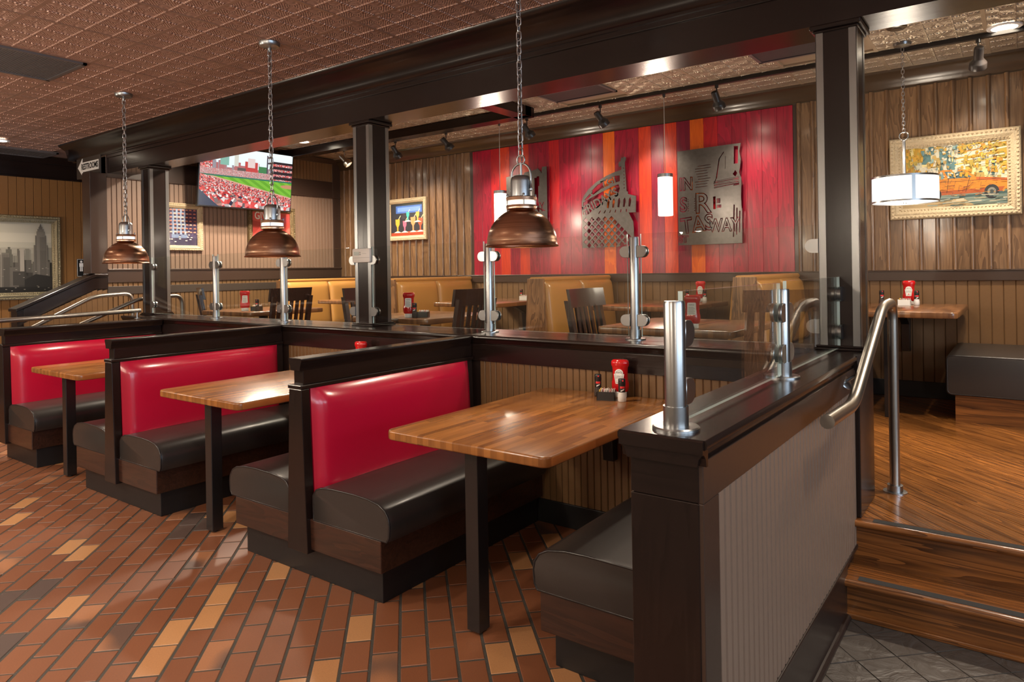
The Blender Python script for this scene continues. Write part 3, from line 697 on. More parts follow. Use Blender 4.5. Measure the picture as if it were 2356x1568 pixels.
backrest(t, -1, .10, 1.165, .44, .86, .01, .005, .04)
# ------------------------------------------------------------------ tables
def tabletop(par, x0, x1, y0, y1, z1, th, r, m):
    pr = rrect(x0, x1, y0, y1, r, 5); return MB().prism(pr, 'z', z1-th, z1).build('tabletop', m, par, smooth=True, bevel=.008, seg=3)
def booth_table(label_, xc):
    t = thing('booth_table', label_, 'table', (xc, 1.998, 0))
    tabletop(t, -.405, .405, 0, 1.225, .76, .040, .04, 'butcher_block')
    BX(-.032, .032, .072, .136, .010, .721).build('leg', 'black_metal', t, bevel=.003)
    MB().lathe([(.016, 0), (.016, .012)], 12, (0, .104, 0)).build('foot', 'plastic_black', t)
    MB().prism([(1.225, .42), (1.225, .72), (.93, .72), (.93, .685), (1.16, .62), (1.175, .42)], 'x', -.03, .03).build('wall_bracket', 'black_metal', t, bevel=.003)
    return t
booth_table('butcher-block booth table nearest the stair-side half wall', -1.737)
booth_table('butcher-block booth table in the middle booth', -3.614)
booth_table('butcher-block booth table by the far handrail', -5.485)
def wall_table(label_, xc):
    t = thing('wall_table', label_, 'table', (xc, 5.33, ZP))
    tabletop(t, -.425, .425, 0, 1.14, .762, .042, .04, 'butcher_dark')
    BX(-.035, .035, .20, .27, .0, .720).build('leg', 'black_metal', t, bevel=.003)
    MB().prism([(1.14, .38), (1.14, .72), (.86, .72), (.86, .68), (1.05, .60), (1.075, .38)], 'x', -.03, .03).build('wall_bracket', 'black_metal', t, bevel=.003)
WT = [(-.765, 'wall table with white caddy below the taxi painting'), (-2.65, 'wall table with condiments below the rectangular cutout art'), (-4.54, 'wall table between two tan benches, behind the nearest hanging lamp'), (-6.43, 'wall table below the cocktail picture, partly behind the thermostat column')]
for x, l in WT: wall_table(l, x)
def square_table(label_, x0, y0=3.70):
    t = thing('dining_table', label_, 'table', (x0+.415, y0+.42, ZP))
    tabletop(t, -.415, .415, -.42, .42, .735, .042, .03, 'butcher_dark')
    MB().lathe([(.165, 0), (.165, .012), (.06, .05), (.045, .06), (.045, .66), (.16, .69), (.16, .692)], 20).build('pedestal', 'black_metal', t, smooth=True)
square_table('square wooden table behind glass nearest the steps', -2.09)
square_table('square wooden table behind the thermostat column', -4.33)
square_table('square wooden table behind glass near the corridor handrails', -6.55)
# ------------------------------------------------------------------ dark slat-back chairs
def chair(label_, loc, rz):
    t = thing('dining_chair', label_, 'chair', loc, rz, None)          # faces +X
    MB().prism(rrect(-.21, .22, -.215, .215, .04, 4), 'z', .435, .47).build('seat', 'black_vinyl', t, smooth=True, bevel=.012)
    for s in (-1, 1):
        BX(.17, .21, s*.19-.02, s*.19+.02, 0, .435).build('leg', 'chair_wood', t, bevel=.004)
        m = MB(); x = [-.19, -.20, -.215, -.29]; z = [0, .44, .50, .88]
        for k in range(3):
            a, b, c, d = x[k], x[k+1], z[k], z[k+1]
            m.add([(a-.018, s*.195-.02, c), (a+.018, s*.195-.02, c), (a+.018, s*.195+.02, c), (a-.018, s*.195+.02, c), (b-.018, s*.195-.02, d), (b+.018, s*.195-.02, d), (b+.018, s*.195+.02, d), (b-.018, s*.195+.02, d)],
                  [(0, 3, 2, 1), (4, 5, 6, 7), (0, 1, 5, 4), (1, 2, 6, 5), (2, 3, 7, 6), (3, 0, 4, 7)])
        m.build('leg', 'chair_wood', t)
    # crest rail, gently curved
    pts = []; n = 10
    def crest(z, lean): return [(-.262-.03*math.cos((k/n-.5)*PI)*1.0-lean, -.225+.45*k/n, z) for k in range(n+1)]
    m = MB(); A = crest(.835, 0); B = crest(.955, .022); th = .022
    vs = [p for p in A]+[p for p in B]+[(p[0]+th, p[1], p[2]) for p in B]+[(p[0]+th, p[1], p[2]) for p in A]; q = n+1
    fs = []
    for k in range(n):
        for r in range(4): fs.append((r*q+k, r*q+k+1, ((r+1) % 4)*q+k+1, ((r+1) % 4)*q+k))
    fs += [(0, q, 2*q, 3*q), (n, 3*q+n, 2*q+n, q+n)]
    m.add(vs, fs).build('crest_rail', 'chair_wood', t, smooth=True)
    BX(-.235, -.21, -.19, .19, .50, .545).build('lower_rail', 'chair_wood', t, bevel=.003)
    for k in range(5):
        y = -.125+k*.0625; cx = -.262-.03*math.cos((y/.45)*PI)
        m = MB(); a, b = -.222, cx+.011
        m.add([(a-.008, y-.015, .53), (a+.008, y-.015, .53), (a+.008, y+.015, .53), (a-.008, y+.015, .53), (b-.008, y-.015, .85), (b+.008, y-.015, .85), (b+.008, y+.015, .85), (b-.008, y+.015, .85)],
              [(0, 3, 2, 1), (4, 5, 6, 7), (0, 1, 5, 4), (1, 2, 6, 5), (2, 3, 7, 6), (3, 0, 4, 7)])
        m.build('slat', 'chair_wood', t)
    for s in (-1, 1): BX(-.19, .19, s*.19-.012, s*.19+.012, .18, .21).build('stretcher', 'chair_wood', t)
    return t
ch = chair('dark slat-back chair in front of tan bench, left of the square table nearest the steps', (-2.08, 4.02, ZP), .0)
def chairc(l, loc, rz): copy_tree(ch, None, loc, rz, l)
chairc('dark chair seen from behind, between square table and column at the steps', (-1.20, 4.12, ZP), PI*.705)
chairc('dark slat-back chair between the thermostat column and the nearest hanging lamp', (-3.48, 3.90, ZP), PI)
chairc('dark slat-back chair just behind the thermostat column', (-4.33, 4.08, ZP), .05)
chairc('dark slat-back chair behind the steel post at the middle hanging lamp', (-5.70, 3.94, ZP), PI)
chairc('dark chair turned edge-on near the corridor handrails', (-6.80, 4.15, ZP), PI*.36)
# ------------------------------------------------------------------ tan benches along the back wall
def tan_bench(label_, xr, sides=(-1, 1)):
    t = thing('tan_bench', label_, 'booth bench', (xr-.10, 5.20, ZP)); L = YB-.02-5.20
    MB().prism([(-.14, 0), (.14, 0), (.085, 1.005), (-.085, 1.005)], 'y', -.02, .012).build('end_panel', 'oak_end', t, bevel=.004)
    MB().prism([(-.10, .1), (.10, .1), (.05, 1.0), (-.05, 1.0)], 'y', .012, L).build('core', 'oak_end', t)
    MB().prism(rrect(-.075, .075, .975, 1.018, .02, 4), 'y', .005, L).build('top_roll', 'tan_vinyl', t, smooth=True)
    for s in sides:
        for k in range(2):
            y0 = .02+k*(L-.03)/2; backrest(t, s, y0, y0+(L-.03)/2-.004, .40, .985, .115, .058, .055, 'tan_vinyl')
        a, c = sorted((s*.08, s*.56)); BX(a, c, .02, L, 0, .24).build('base', 'oak_end', t)
        cushion(t, 'seat', s, .10, .50, .0, L, .24, .17)
    return t
tan_bench('tan vinyl double bench beside the column at the steps', -1.568)
tan_bench('tan vinyl double bench with oak end panel in front of the red planks', -3.456)
tan_bench('tan vinyl double bench below the cocktail picture', -5.353)
tan_bench('tan vinyl bench in the corner under the television wall', -7.25, (1,))
t = thing('side_bench', 'black-topped oak bench on the raised oak floor beside the wall table', 'bench', (-.43, 5.57, ZP))
BX(.05, .9, .05, .92, 0, .19).build('base', 'oak_step', t)
o = MB().prism(rrect(0, .62, .185, .46, .035, 5), 'y', 0, .915).build('seat', 'black_vinyl', t, smooth=True, bevel=.012, seg=3)
MB().tube([(a, .004, z) for a, z in rrect(.008, .612, .193, .452, .03, 5)], .005, 6, True).build('piping', 'black_piping', o, smooth='all')
backrest(t, -1, .01, .9, .45, 1.0, -.64, -.72, .06, 'tan_vinyl'); BX(.66, .9, .0, .92, .19, 1.02).build('back_frame', 'oak_end', t)
# ------------------------------------------------------------------ handrails
def bend(path, r=.09, n=6):
    P = [Vector(p) for p in path]; out = [P[0]]
    for i in range(1, len(P)-1):
        a = (P[i-1]-P[i]); b = (P[i+1]-P[i]); k = min(r, a.length*.45, b.length*.45); p0 = P[i]+a.normalized()*k; p1 = P[i]+b.normalized()*k
        for j in range(n+1):
            s = j/n; out.append(p0*(1-s)**2+P[i]*2*s*(1-s)+p1*s*s)
    return out+[P[-1]]
def handrail(label_, path, rad, foot=True, brackets=()):
    base = Vector(path[-1]); t = thing('handrail', label_, 'handrail', tuple(base))
    MB().tube([Vector(p)-base for p in bend(path)], rad, 16).build('rail', 'brushed_rail', t, smooth=True)
    if foot: MB().lathe([(.052, 0), (.052, .005), (.034, .006), (.034, .035), (rad, .036)], 24).build('base_flange', 'stainless', t, smooth=True)
    for (p, q) in brackets:
        p = Vector(p)-base; q = Vector(q)-base
        MB().tube([p, q], .006, 8).build('bracket', 'stainless', t, smooth=True)
        d = (q-p).normalized(); m = MB().lathe([(.034, 0), (.034, .004), (.028, .008), (.0001, .009)], 20)
        o = m.build('wall_plate', 'stainless', t, smooth=True); o.location = q; o.rotation_euler = (-d).to_track_quat('Z', 'Y').to_euler()
    return t
handrail('bent steel handrail beside the wooden steps, standing on the oak floor', [(-.50, 2.34, .920), (-.50, 2.76, .905), (-.50, 3.44, 1.225), (-.50, 3.73, 1.235), (-.50, 3.73, ZP)], .0225, True, [((-.50, 3.02, 1.00), (-.584, 3.05, .94))])
handrail('straight steel handrail on brackets over the far booth divider', [(-6.52, 1.2, 1.062), (-6.52, 3.10, 1.10)], .019, False)
BR = [o for o in bpy.data.objects if o.name.startswith('handrail') and o.get('label', '').startswith('straight')][0]
for yy in (3.07, 1.3):
    MB().tube([(0, yy-3.10, -.074), (0, yy-3.10, 0)], .007, 8).build('bracket', 'stainless', BR, smooth=True)
    MB().lathe([(.025, -.0725), (.025, -.0675), (.008, -.064)], 16, (0, yy-3.10, 0)).build('wall_plate', 'stainless', BR, smooth=True)
handrail('curved steel handrail against the corridor stair wall', [(-7.6, 2.45, .86), (-7.6, 3.15, 1.215), (-7.6, 3.53, 1.235), (-7.6, 3.55, ZP)], .021)
handrail('curved steel handrail passing behind the far column', [(-7.21, 2.62, .86), (-7.21, 3.42, 1.185), (-7.21, 3.86, 1.205), (-7.21, 3.88, ZP)], .021)
# ------------------------------------------------------------------ pendant lamps
def link_mesh(L, w, r, m):
    pts = []
    for k in range(7): a = PI*k/6; pts.append((w/2*math.cos(a), 0, L/2-w/2+w/2*math.sin(a)))
    for k in range(7): a = PI+PI*k/6; pts.append((w/2*math.cos(a), 0, -L/2+w/2+w/2*math.sin(a)))
    return MB().tube(pts, r, 6, True).mesh('chain_link', m, 'all')
LK = link_mesh(.046, .024, .0030, 'chain_metal'); LK2 = link_mesh(.034, .018, .0022, 'chain_metal')
def chain(par, z0, z1, me, pitch):
    n = max(1, int(round((z1-z0)/pitch)))
    for k in range(n): inst('chain_link', me, par, (0, 0, z0+(z1-z0)*(k+.5)/n), (0, 0, (PI/2 if k % 2 else 0)+random.uniform(-.25, .25)))
def dome_pendant(label_, x, y, zr):
    t = thing('dome_pendant_lamp', label_, 'pendant lamp', (x, y, zr)); H = ZCEIL-zr
    outer = [(.170, 0), (.172, .003), (.169, .006), (.165, .012)]
    for k in range(1, 13): a = PI/2*k/12*.80; outer.append((.163*math.cos(a)+.002, .012+.168*math.sin(a)))
    outer.append((.056, .176))
    inner = [(r-.004, z-.003 if z > .01 else z) for r, z in reversed(outer)]
    o = MB().lathe(outer+inner+[outer[0]], 48).build('dome_shade', 'copper', t, smooth=True)
    MB().lathe([(.056, .172), (.070, .176), (.072, .190), (.070, .194), (.056, .196)], 36).build('lower_ring', 'copper', t, smooth=True)
    MB().lathe([(.062, .196), (.062, .214)], 32).build('glass_band', 'frosted_band', t, smooth=True)
    MB().lathe([(.056, .214), (.070, .216), (.072, .230), (.066, .234), (.046, .235)], 36).build('upper_ring', 'copper', t, smooth=True)
    for k in range(4): a = PI/4+k*PI/2; MB().lathe([(.004, .19), (.004, .238), (.006, .239), (.004, .246)], 8, (.066*math.cos(a), .066*math.sin(a), 0)).build('ring_bolt', 'galvanised', t, smooth=True)
    MB().lathe([(.050, .232), (.050, .305), (.046, .322), (.034, .332), (.008, .335), (.0001, .336)], 32).build('socket_housing', 'galvanised', t, smooth=True)
    arcp = [(-.055, 0, .262), (-.055, 0, .32)]+[(.055*math.cos(a), 0, .335+.055*math.sin(a)) for a in [PI-PI*k/10 for k in range(11)]]+[(.055, 0, .32), (.055, 0, .262)]
    MB().tube(arcp, .0048, 8).build('yoke', 'galvanised', t, smooth='all')
    for s in (-1, 1): MB().lathe([(.0001, -.008), (.008, -.004), (.008, .004), (.0001, .008)], 10, (s*.056, 0, .265)).build('yoke_knob', 'galvanised', t, smooth=True)
    MB().lathe([(.0055, .333), (.0055, .395)], 10).build('stem', 'galvanised', t, smooth=True)
    ring = [(.022*math.cos(a), 0, .407+.022*math.sin(a)) for a in [2*PI*k/16 for k in range(16)]]
    MB().tube(ring, .0035, 8, True).build('hanging_ring', 'galvanised', t, smooth='all')
    MB().tube([(.004, .004, .40), (.009, -.004, .40+(H-.43)*.3), (-.006, .006, .40+(H-.43)*.6), (.003, .0, H-.03)], .0028, 6).build('cord', 'plastic_black', t)
    chain(t, .425, H-.05, LK, .0345)
    MB().lathe([(.003, -.062), (.007, -.058), (.008, -.048), (.012, -.042), (.010, -.034), (.016, -.030), (.058, -.026), (.064, -.018), (.066, -.002), (.064, 0)], 32, (0, 0, H)).build('ceiling_canopy', 'galvanised', t, smooth=True)
    MB().lathe([(.0001, .055), (.022, .062), (.030, .085), (.024, .11), (.014, .13), (.013, .16)], 20).build('bulb', 'lamp_glow', t, smooth=True)
    lt = light('pendant_light', 'SPOT', (x, y, zr+.045), 14, WARM, .04, (0, 0, 0), spot=2.5, blend=.6)
dome_pendant('copper dome pendant lamp hanging over the booth table nearest the half wall', -1.885, 2.645, 1.522)
dome_pendant('copper dome pendant lamp hanging in front of the television', -3.835, 2.65, 1.522)
dome_pendant('copper dome pendant lamp hanging in front of the far column', -5.805, 2.655, 1.518)
def tube_pendant(label_, x, y):
    t = thing('tube_pendant_lamp', label_, 'pendant lamp', (x, y, 1.875)); H = ZCP-1.875
    MB().lathe([(.0001, 0), (.060, .001), (.066, .006), (.066, .345), (.0001, .346)], 28).build('glass_tube', 'milk_glass', t, smooth=True)
    MB().lathe([(.068, .345), (.068, .375), (.03, .380), (.006, .382)], 28).build('metal_cap', 'stainless', t, smooth=True)
    MB().lathe([(.003, .38), (.003, H-.05)], 8).build('cord', 'label_grey', t)
    MB().lathe([(.004, -.068), (.012, -.06), (.014, -.0355)], 16, (0, 0, H)).build('track_adapter', 'spot_black', t, smooth=True)
    light('tube_light', 'POINT', (x, y-.16, 2.0), 14, WARM, .08)
tube_pendant('white glass tube pendant beside the rectangular cutout art', -2.555, 5.80)
tube_pendant('white glass tube pendant behind the nearest hanging dome lamp', -4.405, 5.80)
t = thing('drum_pendant_lamp', 'white drum pendant lamp with chrome bands in front of the taxi painting', 'pendant lamp', (-.672, 5.68, 1.852)); H = ZCP-1.855; R = .213
MB().lathe([(.0001, .006), (R-.008, .006), (R, .012), (R, .178), (R-.003, .178), (R-.003, .02)], 48).build('shade', 'drum_shade', t, smooth=True)
for z in (.0, .175): MB().lathe([(R-.004, z), (R+.004, z), (R+.004, z+.012), (R-.004, z+.012), (R-.004, z)], 48).build('chrome_band', 'stainless', t, smooth=True)
for k in range(4):
    a = PI*.62+k*PI/2; MB().box(-.011, .011, -.002, .002, .008, .180).build('strap', 'stainless', t, loc=((R+.003)*math.cos(a), (R+.003)*math.sin(a), 0), rz=a+PI/2)
MB().lathe([(.0001, -.012), (.008, -.008), (.012, .004)], 12).build('finial', 'stainless', t, smooth=True)
MB().lathe([(.011, .12), (.011, .44), (.014, .445), (.006, .455)], 16).build('stem', 'stainless', t, smooth=True)
for k in range(3):
    a = 2*PI*k/3; MB().tube([(0, 0, .16), (R*math.cos(a), R*math.sin(a), .178)], .004, 6).build('spider_arm', 'stainless', t)
MB().tube([(.028*math.cos(a), 0, .480+.028*math.sin(a)) for a in [2*PI*k/18 for k in range(18)]], .0045, 8, True).build('hanging_ring', 'stainless', t, smooth='all')
chain(t, .505, H-.03, LK2, .0262)
MB().lathe([(.005, -.03), (.02, -.024), (.056, -.018), (.06, 0)], 28, (0, 0, H)).build('ceiling_canopy', 'stainless', t, smooth=True)
light('drum_light', 'POINT', (-.672, 5.66, 1.79), 7, WARM, .10); light('drum_light', 'POINT', (-.672, 5.66, 2.16), 9, WARM, .10)
# ------------------------------------------------------------------ track lights
YT = 5.80
tk = thing('light_track', 'long black lighting track fixed under the raised ceiling', 'light track', (-2.6, YT, ZCP))
BX(-2.55, 3.4, -.018, .018, -.034, -.002).box(-.05, .0, -.02, .02, -.002, 0).build('rail', 'spot_black', tk, bevel=.002)
tk2 = thing('light_track', 'black lighting track near the corner with the tan bench', 'light track', (-6.2, YT, ZCP)); BX(-1.3, 1.0, -.018, .018, -.034, -.002).build('rail', 'spot_black', tk2)
def head(label_, x, aim, m='spot_black', power=38, y=YT):
    t = thing('track_spotlight', label_, 'spotlight', (x, y, ZCP-.034))
    MB().lathe([(.004, -.075), (.006, -.06), (.006, -.03), (.016, -.026), (.016, 0)], 12).build('stem', m, t, smooth=True)
    A = Vector(aim)-Vector((x, y, ZCP-.16)); A.normalize(); q = A.to_track_quat('-Z', 'Y').to_euler()
    o = MB().lathe([(.0001, .075), (.026, .074), (.030, .066), (.030, -.006), (.034, -.016), (.050, -.036), (.054, -.044), (.054, -.082), (.050, -.084), (.046, -.060), (.0001, -.058)], 28).build('head', m, t, smooth=True)
    o.location = (0, 0, -.125); o.rotation_euler = q
    g = MB().lathe([(.044, -.062), (.0001, -.0621)], 20).build('lens', 'lamp_glow', o)
    L = light('spot_light', 'SPOT', tuple(Vector((x, y, ZCP-.16))+A*.10), power, WARM, .05, q, spot=1.3, blend=.9)
SP_ = [(-.225, -.32, 2.0, 'black spotlight above the taxi painting'), (-2.075, -2.0, 1.95, 'black spotlight right of the rectangular cutout art'), (-3.20, -2.85, 1.95, 'black spotlight above the crowned cutout sign'),
       (-4.05, -3.75, 1.95, 'black spotlight behind the nearest lamp chain'), (-5.15, -4.75, 1.95, 'black spotlight above the left end of the red planks'), (-5.95, -5.9, 1.9, 'black spotlight just right of the thermostat column')]
for x, ax, az, l in SP_: head(l, x, (ax, YB, az), power=22 if x > -1 else 38)
head('brushed nickel spotlight just left of the thermostat column', -6.86, (-6.2, YB-.2, 1.9), 'spot_nickel')
# ------------------------------------------------------------------ recessed downlights
def downlight(label_, x, y, z, power, spot=2.0, blend=.7, glow=True):
    t = thing('recessed_downlight', label_, 'downlight', (x, y, z))
    MB().lathe([(.075, -.008), (.098, -.008), (.102, -.002), (.102, 0), (.075, 0), (.075, -.008)], 32).build('trim_ring', 'sign_white', t, smooth=True)
    MB().lathe([(.075, -.003), (.0001, -.0032)], 28).build('lens', 'lamp_glow', t)
    light('downlight', 'SPOT', (x, y, z-.02), power, WARM, .07, (0, 0, 0), spot=spot, blend=blend)
downlight('recessed downlight above the taxi painting wall table', -.075, 5.72, ZCP-.004, 120)
downlight('recessed downlight by the corner behind the thermostat column', -6.9, 5.2, ZCP-.004, 250, 2.8)
downlight('recessed downlight above the square table nearest the steps', -2.0, 4.3, ZCP-.004, 120)
downlight('recessed downlight above the handrail at the steps', .25, 4.3, ZCP-.004, 190)
downlight('recessed downlight above the square table behind the thermostat column', -4.7, 4.3, ZCP-.004, 110)
downlight('recessed downlight above the square table near the handrails', -6.6, 4.3, ZCP-.004, 300, 2.8)
for i, (x, y, p) in enumerate([(-5.1, .9, 60), (-3.0, .6, 70), (-6.9, 1.2, 60), (-8.7, 2.7, 120), (-1.0, .3, 50), (.3, 1.9, 55), (-8.7, .2, 50), (-3.9, -1.2, 60), (.6, -.8, 45)]):
    downlight(['recessed downlight over the brick floor by the middle booth', 'recessed downlight over the brick floor by the nearest booth', 'recessed downlight over the brick floor by the far booth', 'recessed downlight in front of the skyline picture',
               'recessed downlight above the end of the half wall', 'recessed downlight above the slate floor', 'recessed downlight in the far corner of the brick floor', 'recessed downlight near the rear windows', 'recessed downlight near the side windows'][i], x, y, ZCEIL-.006, p)
for x, y, z, l in ((-.655, 5.27, ZCP-.004, 'small round ceiling speaker above the wall table by the steps'), (-7.15, 5.0, ZCP-.004, 'small round sprinkler cover above the television')):
    t = thing('ceiling_disc', l, 'ceiling disc', (x, y, z)); MB().lathe([(.055, 0), (.06, -.004), (.05, -.010), (.0001, -.011)], 24).build('disc', 'bronze_crown', t, smooth=True)
    MB().lathe([(.030, -.010), (.028, -.014), (.0001, -.014)], 20).build('centre', 'bronze_crown', t, smooth=True)
# glossy ceiling trim boxes of the raised room
struct('trim_10', BX(-3.98, -3.82, 3.63, 5.55, 2.90, ZCP), 'dark_wood_y', bevel=.003)
struct('trim_11', BX(XL, -3.82, 5.45, 5.60, 2.90, ZCP), 'dark_wood_x', bevel=.003)
# ------------------------------------------------------------------ metal cutout art
def cut_plate(name, label_, loc, outline, cutters, letters=(), th=.008):
    """outline and cutters in metres, x right, z up, facing -Y; cutters: list of polygons or ('t', text, x, z, size, sx, shear)"""
    t = thing(name, label_, 'wall art', loc)
    base = MB().prism(outline, 'y', -th/2, th/2); bo = base.build('plate', 'metal_art', t)
    cm = bmesh.new()
    def addm(me, off=(0, 0, 0), rz=0):
        b = bmesh.new(); b.from_mesh(me)
        for v in b.verts:
            x, z = v.co.x, v.co.z; c, s = math.cos(rz), math.sin(rz); v.co = Vector((off[0]+x*c-z*s, v.co.y, off[2]+x*s+z*c))
        tmp = bpy.data.meshes.new('tmp'); b.to_mesh(tmp); b.free(); cm.from_mesh(tmp); bpy.data.meshes.remove(tmp)
    for c in cutters:
        if c[0] == 't':
            addm(text_mesh(c[1], c[4], .04, 'metal_art', 'CENTER', c[5], 0, c[6] if len(c) > 6 else 0.0), (c[2], 0, c[3]), c[7] if len(c) > 7 else 0.0)
        else: addm(MB().prism(c, 'y', -.02, .02).mesh('c', 'metal_art'))
    me = bpy.data.meshes.new('cutters'); cm.to_mesh(me); cm.free(); co = bpy.data.objects.new('cutters', me); COL.objects.link(co); co.parent = t
    md = bo.modifiers.new('cut', 'BOOLEAN'); md.operation = 'DIFFERENCE'; md.object = co; md.solver = 'EXACT'; md.use_self = True
    bpy.context.view_layer.update()
    nm = bpy.data.meshes.new_from_object(bo.evaluated_get(bpy.context.evaluated_depsgraph_get()))
    bo.modifiers.clear()
    if len(nm.polygons) > 10: bo.data = nm
    bpy.data.objects.remove(co)
    for (body, x, z, size, sx, bold, rz) in letters:
        lo = inst('lettering', text_mesh(body, size, th, 'metal_art', 'CENTER', sx, 0, bold), bo, (x, 0, z)); lo.rotation_euler = (0, -rz, 0)
    xs = [p[0] for p in outline]; zs = [p[1] for p in outline]; cx = (max(xs)+min(xs))/2-.06; cz = min(zs)+.30
    for sx in (-1, 1): MB().lathe([(.008, 0), (.008, .06)], 10).build('standoff', 'metal_art', t).rotation_euler = (-PI/2, 0, 0)
    for k, o in enumerate([o for o in t.children if o.name.startswith('standoff')]): o.location = (cx+(-1, 1)[k % 2]*(max(xs)-min(xs))*.22, .002, cz)
    return t
def bar(x0, z0, x1, z1, w=.006):
    d = Vector((x1-x0, z1-z0)); n = Vector((-d.y, d.x)).normalized()*w/2
    return [(x0+n.x, z0+n.y), (x0-n.x, z0-n.y), (x1-n.x, z1-n.y), (x1+n.x, z1+n.y)]
YA = 6.43
rr = random.Random(4)
# rectangular plate with skyline and street lettering
W3, H3 = .62, .925
out3 = [(0, 0), (.62, .0), (.62, .30), (.615, .42), (.62, .60), (.60, .655), (.61, .70), (.618, .78), (.605, .85), (.62, .925), (.54, .925), (0, .915)]
LT = [('IN', .085, .585, .17, .80, .0, 0), ('R', .245, .385, .27, 1.0, .0, 0), ('S', .055, .385, .19, .9, 0, 0), ('TAS', .19, .19, .21, .9, .0, .10), ('WAY', .45, .17, .17, .75, .0, .0), ('ST', .05, .055, .09, 1, 0, 0)]
cuts = [('t', a, x, z, sz, sx, .008, rz) for a, x, z, sz, sx, b_, rz in LT]
for k in range(9): cuts.append(bar(.19+rr.uniform(-.02, .02), .55+.025*k, .31+rr.uniform(-.02, .03), .555+.025*k, .005))
for k in range(6): cuts.append(bar(.36, .53+k*.012, .60, .55+k*.012+rr.uniform(-.004, .01), .004 if k % 2 else .007))
cuts += [bar(.385, .62, .415, .80, .010), bar(.415, .80, .46, .86, .008), bar(.47, .70, .475, .82, .004), bar(.36, .57, .39, .63, .007)]
cuts += [[(.552, .74), (.59, .74), (.595, .90), (.555, .905)], [(.54, .645), (.565, .62), (.585, .65), (.565, .68)], [(.545, .535), (.60, .54), (.60, .56), (.55, .555)], [(.35, .33), (.375, .33), (.375, .45), (.35, .45)], [(.385, .34), (.43, .34), (.43, .37), (.385, .37)], [(.385, .385), (.42, .385), (.42, .43), (.385, .43)]]
for k in range(3): cuts.append(bar(.54+.028*k, .06+.02*k, .55+.026*k, .36-.03*k, .012))
for k in range(5):
    for j in range(6): cuts.append([(.105+.016*k+.005*math.cos(a), .33+.022*j+.005*math.sin(a)) for a in [PI/4*i for i in range(8)]] if k in (0, 4) else bar(.15, .31+.03*j, .151, .312+.03*j, .003))
cut_plate('metal_cutout_art', 'dark rectangular metal cutout with lettering on the red planks', (-2.70, YA, 1.632), out3, cuts, [(a, x, z, sz, sx, -.002, rz) for a, x, z, sz, sx, b_, rz in LT])
# crowned sign: arched bands with lettering over a lattice
out2 = [(0, 0), (.42, 0), (.60, .05), (.605, .16), (.60, .25), (.55, .345), (.63, .345), (.635, .51), (.545, .535), (.545, .56), (.53, .565), (.515, .86), (.53, .91), (.505, .925), (.49, .905), (.475, .92), (.47, .88), (.45, .875), (.44, .85), (.45, .82), (.475, .83), (.475, .79), (.40, .775), (.30, .745), (.18, .69), (.08, .62), (.02, .55), (0, .50)]
cuts = [[(.115, .575), (.14, .56), (.24, .615), (.36, .655), (.455, .675), (.455, .735), (.40, .735), (.30, .71), (.20, .66)],
        [(.015, .485), (.012, .36), (.06, .345), (.14, .40), (.24, .47), (.34, .53), (.44, .56), (.455, .60), (.44, .645), (.36, .625), (.24, .58), (.12, .53)],
        [(.03, .51), (.05, .50), (.115, .555), (.10, .575)], [(.12, .60), (.14, .595), (.21, .65), (.20, .665)]]
LT2 = [('TGI', .32, .675, .095, 1.2, .001, .24), ("FRIDAY'S", .22, .478, .135, .85, .002, .42)]
for k in range(7): cuts.append([(.505+.006*math.cos(a), .60+.034*k+.006*math.sin(a)) for a in [PI/4*i for i in range(8)]])
for k in range(5):
    a0 = .30+k*.062; cuts.append([(a0, .41), (a0+.02, .405), (a0+.034, .47), (a0+.024, .505), (a0+.006, .48)])
for k in range(6): cuts.append(bar(.20+.065*k, .355, .225+.06*k, .385, .010))
for i in range(16):
    for j in range(9):
        cx, cz = .005+i*.0385, .025+j*.0385
        if (i+j) % 2 == 0 and .03 < cx < .56-.25*(cz/.33)**3 and cz < .315: cuts.append([(cx-.029, cz), (cx, cz-.029), (cx+.029, cz), (cx, cz+.029)])
cut_plate('metal_cutout_art', 'dark metal crowned sign cutout with lattice base on the red planks', (-3.785, YA, 1.640), out2, cuts, LT2)
# plate behind the nearest pendant lamp
out1 = [(0, 0), (.56, 0), (.56, .87), (.50, .87), (.49, .80), (.48, .82), (.44, .86), (.40, .845), (.26, .83), (.23, .78), (.20, .82), (.0, .80)]
cuts = [('t', 'N', .27, .58, .46, 1.2, .0), ('t', 'NY', .45, .42, .15, .7, .002), [(.425, .66), (.46, .66), (.46, .77), (.425, .77)]]
for k in range(8): cuts.append(bar(.02+.07*k, .02, .045+.07*k, .13, .022))
for k in range(3): cuts.append(bar(.43, .24+.09*k, .53, .20+.09*k, .012))
cut_plate('metal_cutout_art', 'dark metal cutout plate behind the nearest hanging dome lamp', (-4.79, YA, 1.69), out1, cuts)
